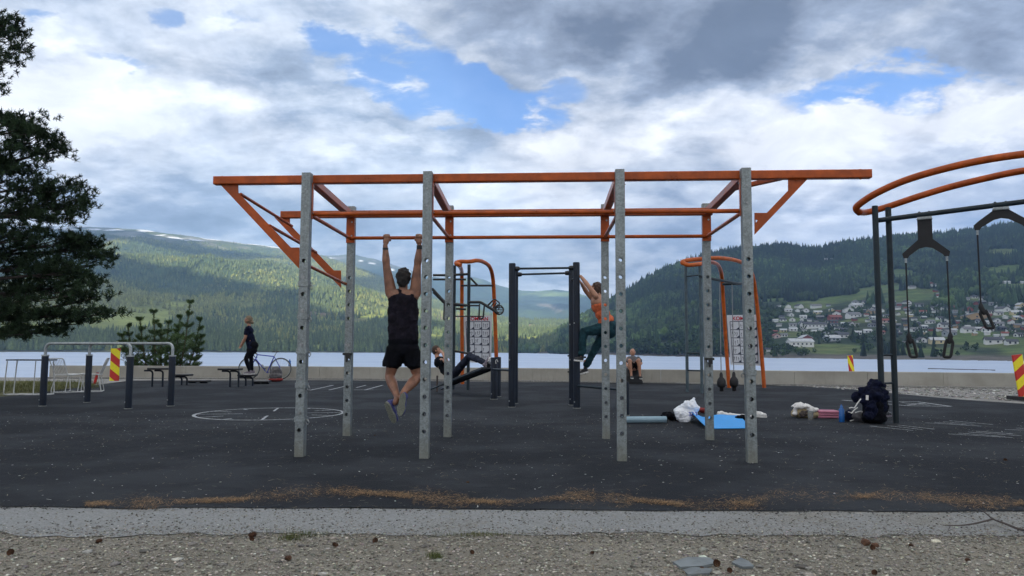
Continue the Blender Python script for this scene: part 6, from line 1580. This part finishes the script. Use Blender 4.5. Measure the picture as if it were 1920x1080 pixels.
def small_pine():
    Y = 28.8; J = lambda u, v, dy=0.0: Q(u, v, Y + dy); base = J(300, 700); base.z = -1.0
    t = thing('young_pine', 'bushy young pine with upright shoots growing behind the wall', 'pine tree', base); tr = MB(); tufts = []
    leaders = [(356, 568), (376, 600), (338, 596), (316, 606), (288, 586), (302, 612), (262, 600), (240, 612), (228, 630), (378, 632), (330, 622)]
    for (u, v) in leaders:
        top = J(u, v, random.uniform(-.5, .5)); rt = Vector((base.x + (top.x - base.x) * .35 + .1, base.y, -.9)); mid = rt.lerp(top, .5) + Vector(((top.x - base.x) * .12, 0, 0)); sp = spline([rt, mid, top], 8); tr.tube(sp, [.05 - .0027 * k for k in range(len(sp))], 6)
        n = len(sp)
        for i in range(4, n):
            p = sp[i]; f = i / (n - 1)
            p2 = sp[i - 1]
            for w_ in (0, .25, .5, .75): tufts.append((tuple(p.lerp(p2, w_)), tuple(p - p2), .075 + .03 * (1 - f)))
            if i % 2 == 0:
                for k in range(5):
                    a = random.uniform(0, 6.28); L = (1.02 - f) * .62 + .10; e = p + Vector((math.cos(a) * L * .8, math.sin(a) * L * .8, L * .55)); md = p.lerp(e, .5) - UZ * .06 * L
                    tr.tube([p, md, e], [.014, .010, .006], 5, False)
                    ks = int(5 + L * 20); sq = spline([p, md, e], 12)
                    for s in range(ks): tufts.append((tuple(sq[min(24, int(3 + s * 21 / ks))]), tuple((e - p) + UZ * .3 * L), .080))
    for (cx, cy, rx, ry) in ((270, 655, 46, 28), (320, 650, 50, 34), (350, 655, 30, 28), (300, 676, 60, 14), (345, 640, 28, 26), (250, 672, 20, 14)):
        for k in range(int(rx * ry * .035)):
            a = random.uniform(0, 6.28); rr = math.sqrt(random.random()); tufts.append((tuple(J(cx + rx * rr * math.cos(a), cy + ry * rr * math.sin(a), random.gauss(0, .5))), (random.gauss(0, .5), random.gauss(0, .4), 1), .12))
    for k in range(10): e = J(random.uniform(205, 260), random.uniform(640, 690), random.uniform(-.3, .3)); tr.tube([Vector((base.x, base.y, 0)), e], [.02, .006], 5)
    tr.build('trunk', M['bark'], t, fix=False); needles('crown', tufts, (.070, .112, .045), t, 20, .11, .0055)
small_pine()

# ------------------------------------------------------------------ ground litter
def rocks(name, n, ysamp, smin, smax, mat, flat=.45, z=-.012, col_=None, xr=None, pw=2.2):
    Y = ysamp(n); X = rng.uniform(-1, 1, n) * Y * .78 if xr is None else xr(Y, n)
    s = smin + (smax - smin) * rng.random(n) ** pw
    V0 = ICV / np.linalg.norm(ICV, axis=1, keepdims=True)
    if len(V0) > 12: pass
    C = (.35 + .95 * rng.random((n, 1)) + 1.0 * (rng.random((n, 1)) > .94)) * np.array(col_ or (.27, .26, .235)) * (1 + rng.normal(0, .04, (n, 3)))
    pos = np.stack([X, Y, np.full(n, z) + s * flat * .3], 1)
    return tag(scatter_mesh(name, V0, ICF, pos, s, s * flat * rng.uniform(.6, 1.3, n), np.clip(C, .02, .7), mat, .75), kind='stuff')
ico_s = bmesh.new(); bmesh.ops.create_icosphere(ico_s, subdivisions=1, radius=1)
ICV = np.array([x.co[:] for x in ico_s.verts]); ICF = np.array([[q.index for q in p.verts] for p in ico_s.faces]); ico_s.free()
M['pebble'] = attrmat('pebbles', nscale=40, amt=.35, bscale=150, bs=.5, bd=.003, rough=.9)
def patchy(n, lo, hi, thr=.44):
    return lambda k: rng.uniform(lo, hi, k)
rocks('gravel_stones', 25000, lambda k: rng.uniform(3.3, 4.62, k), .0022, .0105, M['pebble'], .5, -.010, (.34, .318, .27))
rocks('gravel_chips', 260, lambda k: rng.uniform(3.35, 4.55, k), .012, .034, M['pebble'], .28, -.010, (.30, .285, .25))
rocks('path_edge_stones', 5500, lambda k: 4.60 + rng.normal(0, .10, k), .002, .009, M['pebble'], .5, -.006)
rocks('rubber_edge_grit', 1400, lambda k: 5.27 + rng.normal(0, .05, k), .002, .008, M['pebble'], .5, -.002, (.10, .10, .10))
rocks('path_grit', 1900, lambda k: rng.uniform(4.5, 5.3, k), .002, .007, M['pebble'], .5, -.004, (.16, .15, .13))
rocks('path_gravel', 3800, lambda k: rng.uniform(4.55, 5.25, k), .002, .008, M['pebble'], .5, -.005, (.27, .255, .225), xr=lambda Y, k: 3.9 - rng.random(k) ** 1.5 * 6.5)
rocks('rubber_flecks', 1500, lambda k: np.sqrt(rng.uniform(5.3 ** 2, 13 ** 2, k)), .002, .011, M['pebble'], .25, .002, (.42, .42, .40), pw=3)
rocks('wall_gravel_stones', 3500, lambda k: rng.uniform(14, 24, k), .012, .05, M['pebble'], .4, -.015, (.36, .35, .33), xr=lambda Y, k: np.interp(Y, [14, 16.3, 18, 19.5, 21, 22, 23.2, 24], [14, 11.6, 10.9, 10.2, 9.6, 9.2, 8.6, 8.4]) + rng.random(k) ** 1.3 * 6)
def litter(name, n, pos, L, w, c1, c2, z=.004):
    X, Y = pos(n); a = rng.normal(0, .5, n) + rng.integers(0, 3, n) * 1.0; l = rng.uniform(.4, 1, n) * L
    d = np.stack([np.cos(a), np.sin(a)], 1) * l[:, None] / 2; s = np.stack([-np.sin(a), np.cos(a)], 1) * w
    zz = rng.uniform(z, z + .012, (n, 1)); z2 = rng.uniform(z, z + .012, (n, 1)); p = np.stack([X, Y], 1)
    V = np.stack([np.hstack([p - d - s, zz]), np.hstack([p + d - s, z2]), np.hstack([p + d + s, z2]), np.hstack([p - d + s, zz])], 1).reshape(-1, 3)
    C = np.array(c1)[None] + (np.array(c2) - np.array(c1))[None] * rng.random((n, 1)); C = np.repeat(C * rng.uniform(.6, 1.3, (n, 1)), 4, axis=0)
    return tag(np_mesh(name, V, np.arange(n * 4).reshape(-1, 4), C, M['pebble']), kind='stuff')
def drift(n):
    pts = [(160, 947), (300, 944), (450, 938), (560, 925), (640, 922), (760, 930), (850, 940), (960, 944), (1080, 932), (1200, 940), (1300, 949), (1420, 944), (1450, 928), (1600, 932), (1700, 930), (1800, 940), (1920, 946), (2100, 950)]
    U = np.array([p[0] for p in pts]); Vv = np.array([p[1] for p in pts]); u = rng.uniform(160, 2050, n * 2)
    d = fbm(u / 90 + 3, u * 0 + 2.5, 4); u = u[rng.random(n * 2) < .25 + .75 * sstep(d, .35, .55)][:n]
    v = np.interp(u, U, Vv) + rng.normal(0, 1, len(u)) * (2.5 + 5 * sstep(fbm(u / 60, u * 0 + 7, 3), .4, .6))
    v = np.clip(v, 900, 957); r = [ray(a, b) for a, b in zip(u, v)]; r = np.array(r); tt = -CAMH / r[:, 2]; X = r[:, 0] * tt; Y = r[:, 1] * tt
    k = len(X); X = np.resize(X, n); Y = np.resize(Y, n); return X, Y
litter('pine_needle_drift', 9500, drift, .055, .0010, (.17, .095, .045), (.40, .27, .15))
litter('scattered_needles', 2600, lambda n: (rng.uniform(-7, 7, n), np.sqrt(rng.uniform(5.0 ** 2, 12 ** 2, n))), .06, .0014, (.20, .14, .08), (.42, .36, .26))
litter('wood_chips', 600, lambda n: (rng.uniform(-8, 8, n), np.sqrt(rng.uniform(5.2 ** 2, 13 ** 2, n))), .035, .0032, (.25, .24, .22), (.60, .60, .57))
litter('gravel_straw', 900, lambda n: (rng.uniform(-3.6, 3.6, n), rng.uniform(3.5, 5.2, n)), .05, .0012, (.10, .06, .03), (.30, .22, .12), -.004)
def tuft(name, spots, n, h, c, lab=None):
    V = []; Cc = []
    for (u, v, su, sv) in spots:
        for k in range(n):
            p = P(u + random.gauss(0, su), v + random.gauss(0, sv)); a = random.uniform(0, 6.28); hh = h * random.uniform(.4, 1.1); lean = Vector((math.cos(a), math.sin(a), 0)) * hh * random.uniform(.2, .9); s = Vector((-math.sin(a), math.cos(a), 0)) * .0016 * (h / .04)
            V += [p - s - UZ * .01, p + s - UZ * .01, p + lean + UZ * hh + s * .2, p + lean + UZ * hh - s * .2]; f = random.uniform(.6, 1.4); Cc += [[x * f for x in c]] * 4
    return tag(np_mesh(name, np.array([v[:] for v in V]), np.arange(len(V)).reshape(-1, 4), np.array(Cc), M['leaf']), kind='stuff')
tuft('grass_tufts', [(570, 1001, 22, 3), (545, 1008, 12, 2), (815, 1042, 8, 2), (1300, 880, 1, 1), (900, 1000, 40, 1.2), (1000, 1003, 60, 1.2)][:3] + [(900, 1002, 40, 1.2)], 260, .022, (.10, .12, .035))
tuft('verge_grass', [(u, v, 12, 2.2) for u in range(-60, 190, 14) for v in (719, 726, 733) if v < 741 - max(0, u - 30) * .10], 90, .10, (.10, .11, .035))
# pine cones, bigger stones
def cone(u, v, s, lab, group='pine cones on the gravel'):
    s *= .74; p = P(u, v, -.01); c = p + UZ * s * .42; t = thing('pine_cone', lab, 'pine cone', p, group); a = random.uniform(0, 3.1); d = Vector((math.cos(a), math.sin(a), .15)).normalized(); s1 = d.cross(UZ).normalized(); s2 = s1.cross(d); m = MB()
    m.ell(c, (s * .34, s * .34, s * .55), (s1, s2, d), 10, 7)
    for r_ in range(7):
        f = -.9 + r_ * .3; rr = s * .40 * math.sqrt(max(.05, 1 - f * f * .85))
        for k in range(8):
            b = k * .785 + r_ * .39; o = s1 * math.cos(b) + s2 * math.sin(b); q = c + d * s * .52 * f + o * rr; w = d.cross(o) * s * .13
            m.add([q - w - o * s * .1, q + w - o * s * .1, q + o * s * .13 - d * s * .10 + w * .6, q + o * s * .13 - d * s * .10 - w * .6, ], [(0, 1, 2, 3)])
    m.build('cone_scales', M['cone'], t, fix=False)
for args in ((186, 1018, .042, 'pine cone lying at far left below the concrete strip'), (474, 1008, .055, 'largest reddish pine cone left of the small grass tuft'), (472, 1014, .035, 'small pine cone touching the largest reddish cone'), (541, 1051, .042, 'brown pine cone low in front, below the grass tuft'), (628, 1025, .038, 'pine cone midway between grass tuft and the middle steel post'),
             (704, 1017, .040, 'round brown pine cone under the hanging man'), (885, 1038, .030, 'small dark pine cone under the middle of the frame'), (20, 1040, .045, 'pine cone nearest the lower left corner'), (1344, 1061, .048, 'pine cone beside the pale slate pieces'), (1368, 1073, .035, 'pale brown cone just right of the slate pieces'), (1636, 1030, .036, 'pine cone in the gravel right of the slate, near two stones'), (1708, 1025, .030, 'small pine cone below the forked branch tip'), (1316, 1068, .026, 'tiny dark pine cone left of the slate pieces'), (1814, 1053, .030, 'dark pine cone low at right below the branch'), (1111, 1039, .026, 'small dark pine cone left of the slate, alone on gravel'), (1640, 1077, .035, 'red-brown pine cone at the lower edge right of centre'), (1885, 865, .045, 'pine cone lying on the dark rubber at far right'), (877, 907, .035, 'pine cone lying on the dark rubber before the frame'), (703, 818, .03, 'tiny cone on the rubber near the rear left post')):
    cone(*args)
def stone(name, pts, z, h, lab, mat):
    t = [P(u, v, z) for u, v in pts]; o = MB().prism(t, (0, 0, h)).build(name, M[mat]); tag(o, lab, 'stone', 'slate pieces in the gravel')
stone('slate_piece', [(1262, 1058), (1290, 1049), (1330, 1050), (1344, 1060), (1318, 1066), (1276, 1068)], -.010, .014, 'largest flat blue-grey slate piece at the lower right', 'slatestone')
stone('slate_piece', [(1280, 1072), (1300, 1066), (1336, 1070), (1330, 1078), (1290, 1080)], -.010, .010, 'narrow slate piece just below the largest one', 'slatestone')
stone('slate_piece', [(1372, 1058), (1388, 1049), (1404, 1056), (1414, 1066), (1392, 1067)], -.010, .012, 'pointed slate piece right of the pine cone', 'slatestone')
for (u, v, s, lab) in ((1624, 1021, .030, 'rounded brown stone, left of two by the right gravel'), (1641, 1026, .022, 'rounded brown stone, right of two by the right gravel')):
    p = P(u, v, -.01); m = MB(); m.ell(p + UZ * s * .4, (s, s * .8, s * .62), None, 10, 7); o = fuse(m, 'stone', 'cone', None, .004, 1, .008, 30, 3); tag(o, lab, 'stone')
def branch():
    p = lambda u, v, z=.012: P(u, v, z); t = thing('fallen_branch', 'dark forked fallen branch lying on the concrete strip at the right edge', 'branch', P(1860, 975))
    MB().tube(spline([p(1990, 1004, .02), p(1920, 994, .02), p(1885, 982, .03), p(1862, 973, .03), p(1848, 962, .05), p(1834, 953, .06)], 5), [.0095 - .00028 * k for k in range(26)], 7).build('main_stem', M['wood'], t)
    MB().tube(spline([p(1862, 973, .03), p(1830, 981, .02), p(1800, 985, .012), p(1768, 984.5, .02)], 5), [.006 - .00022 * k for k in range(16)], 6).build('side_twig', M['wood'], t)
    MB().tube([p(1782, 985, .014), p(1779, 992, .01), p(1777, 996, .01)], [.003, .0025, .0015], 5).build('twig', M['wood'], t)
branch()
def far_buoy_lines():
    q = Q(1740, 691, 1); 
    a, b = P(1740, 691, WATER + .1), P(1866, 694, WATER + .1); t = thing('floating_boom', 'long thin dark floating boom on the lake behind the hanging trainer', 'boom', a); MB().tube([a, b], .12, 6).build('boom_log', M['wood'], t)
far_buoy_lines()
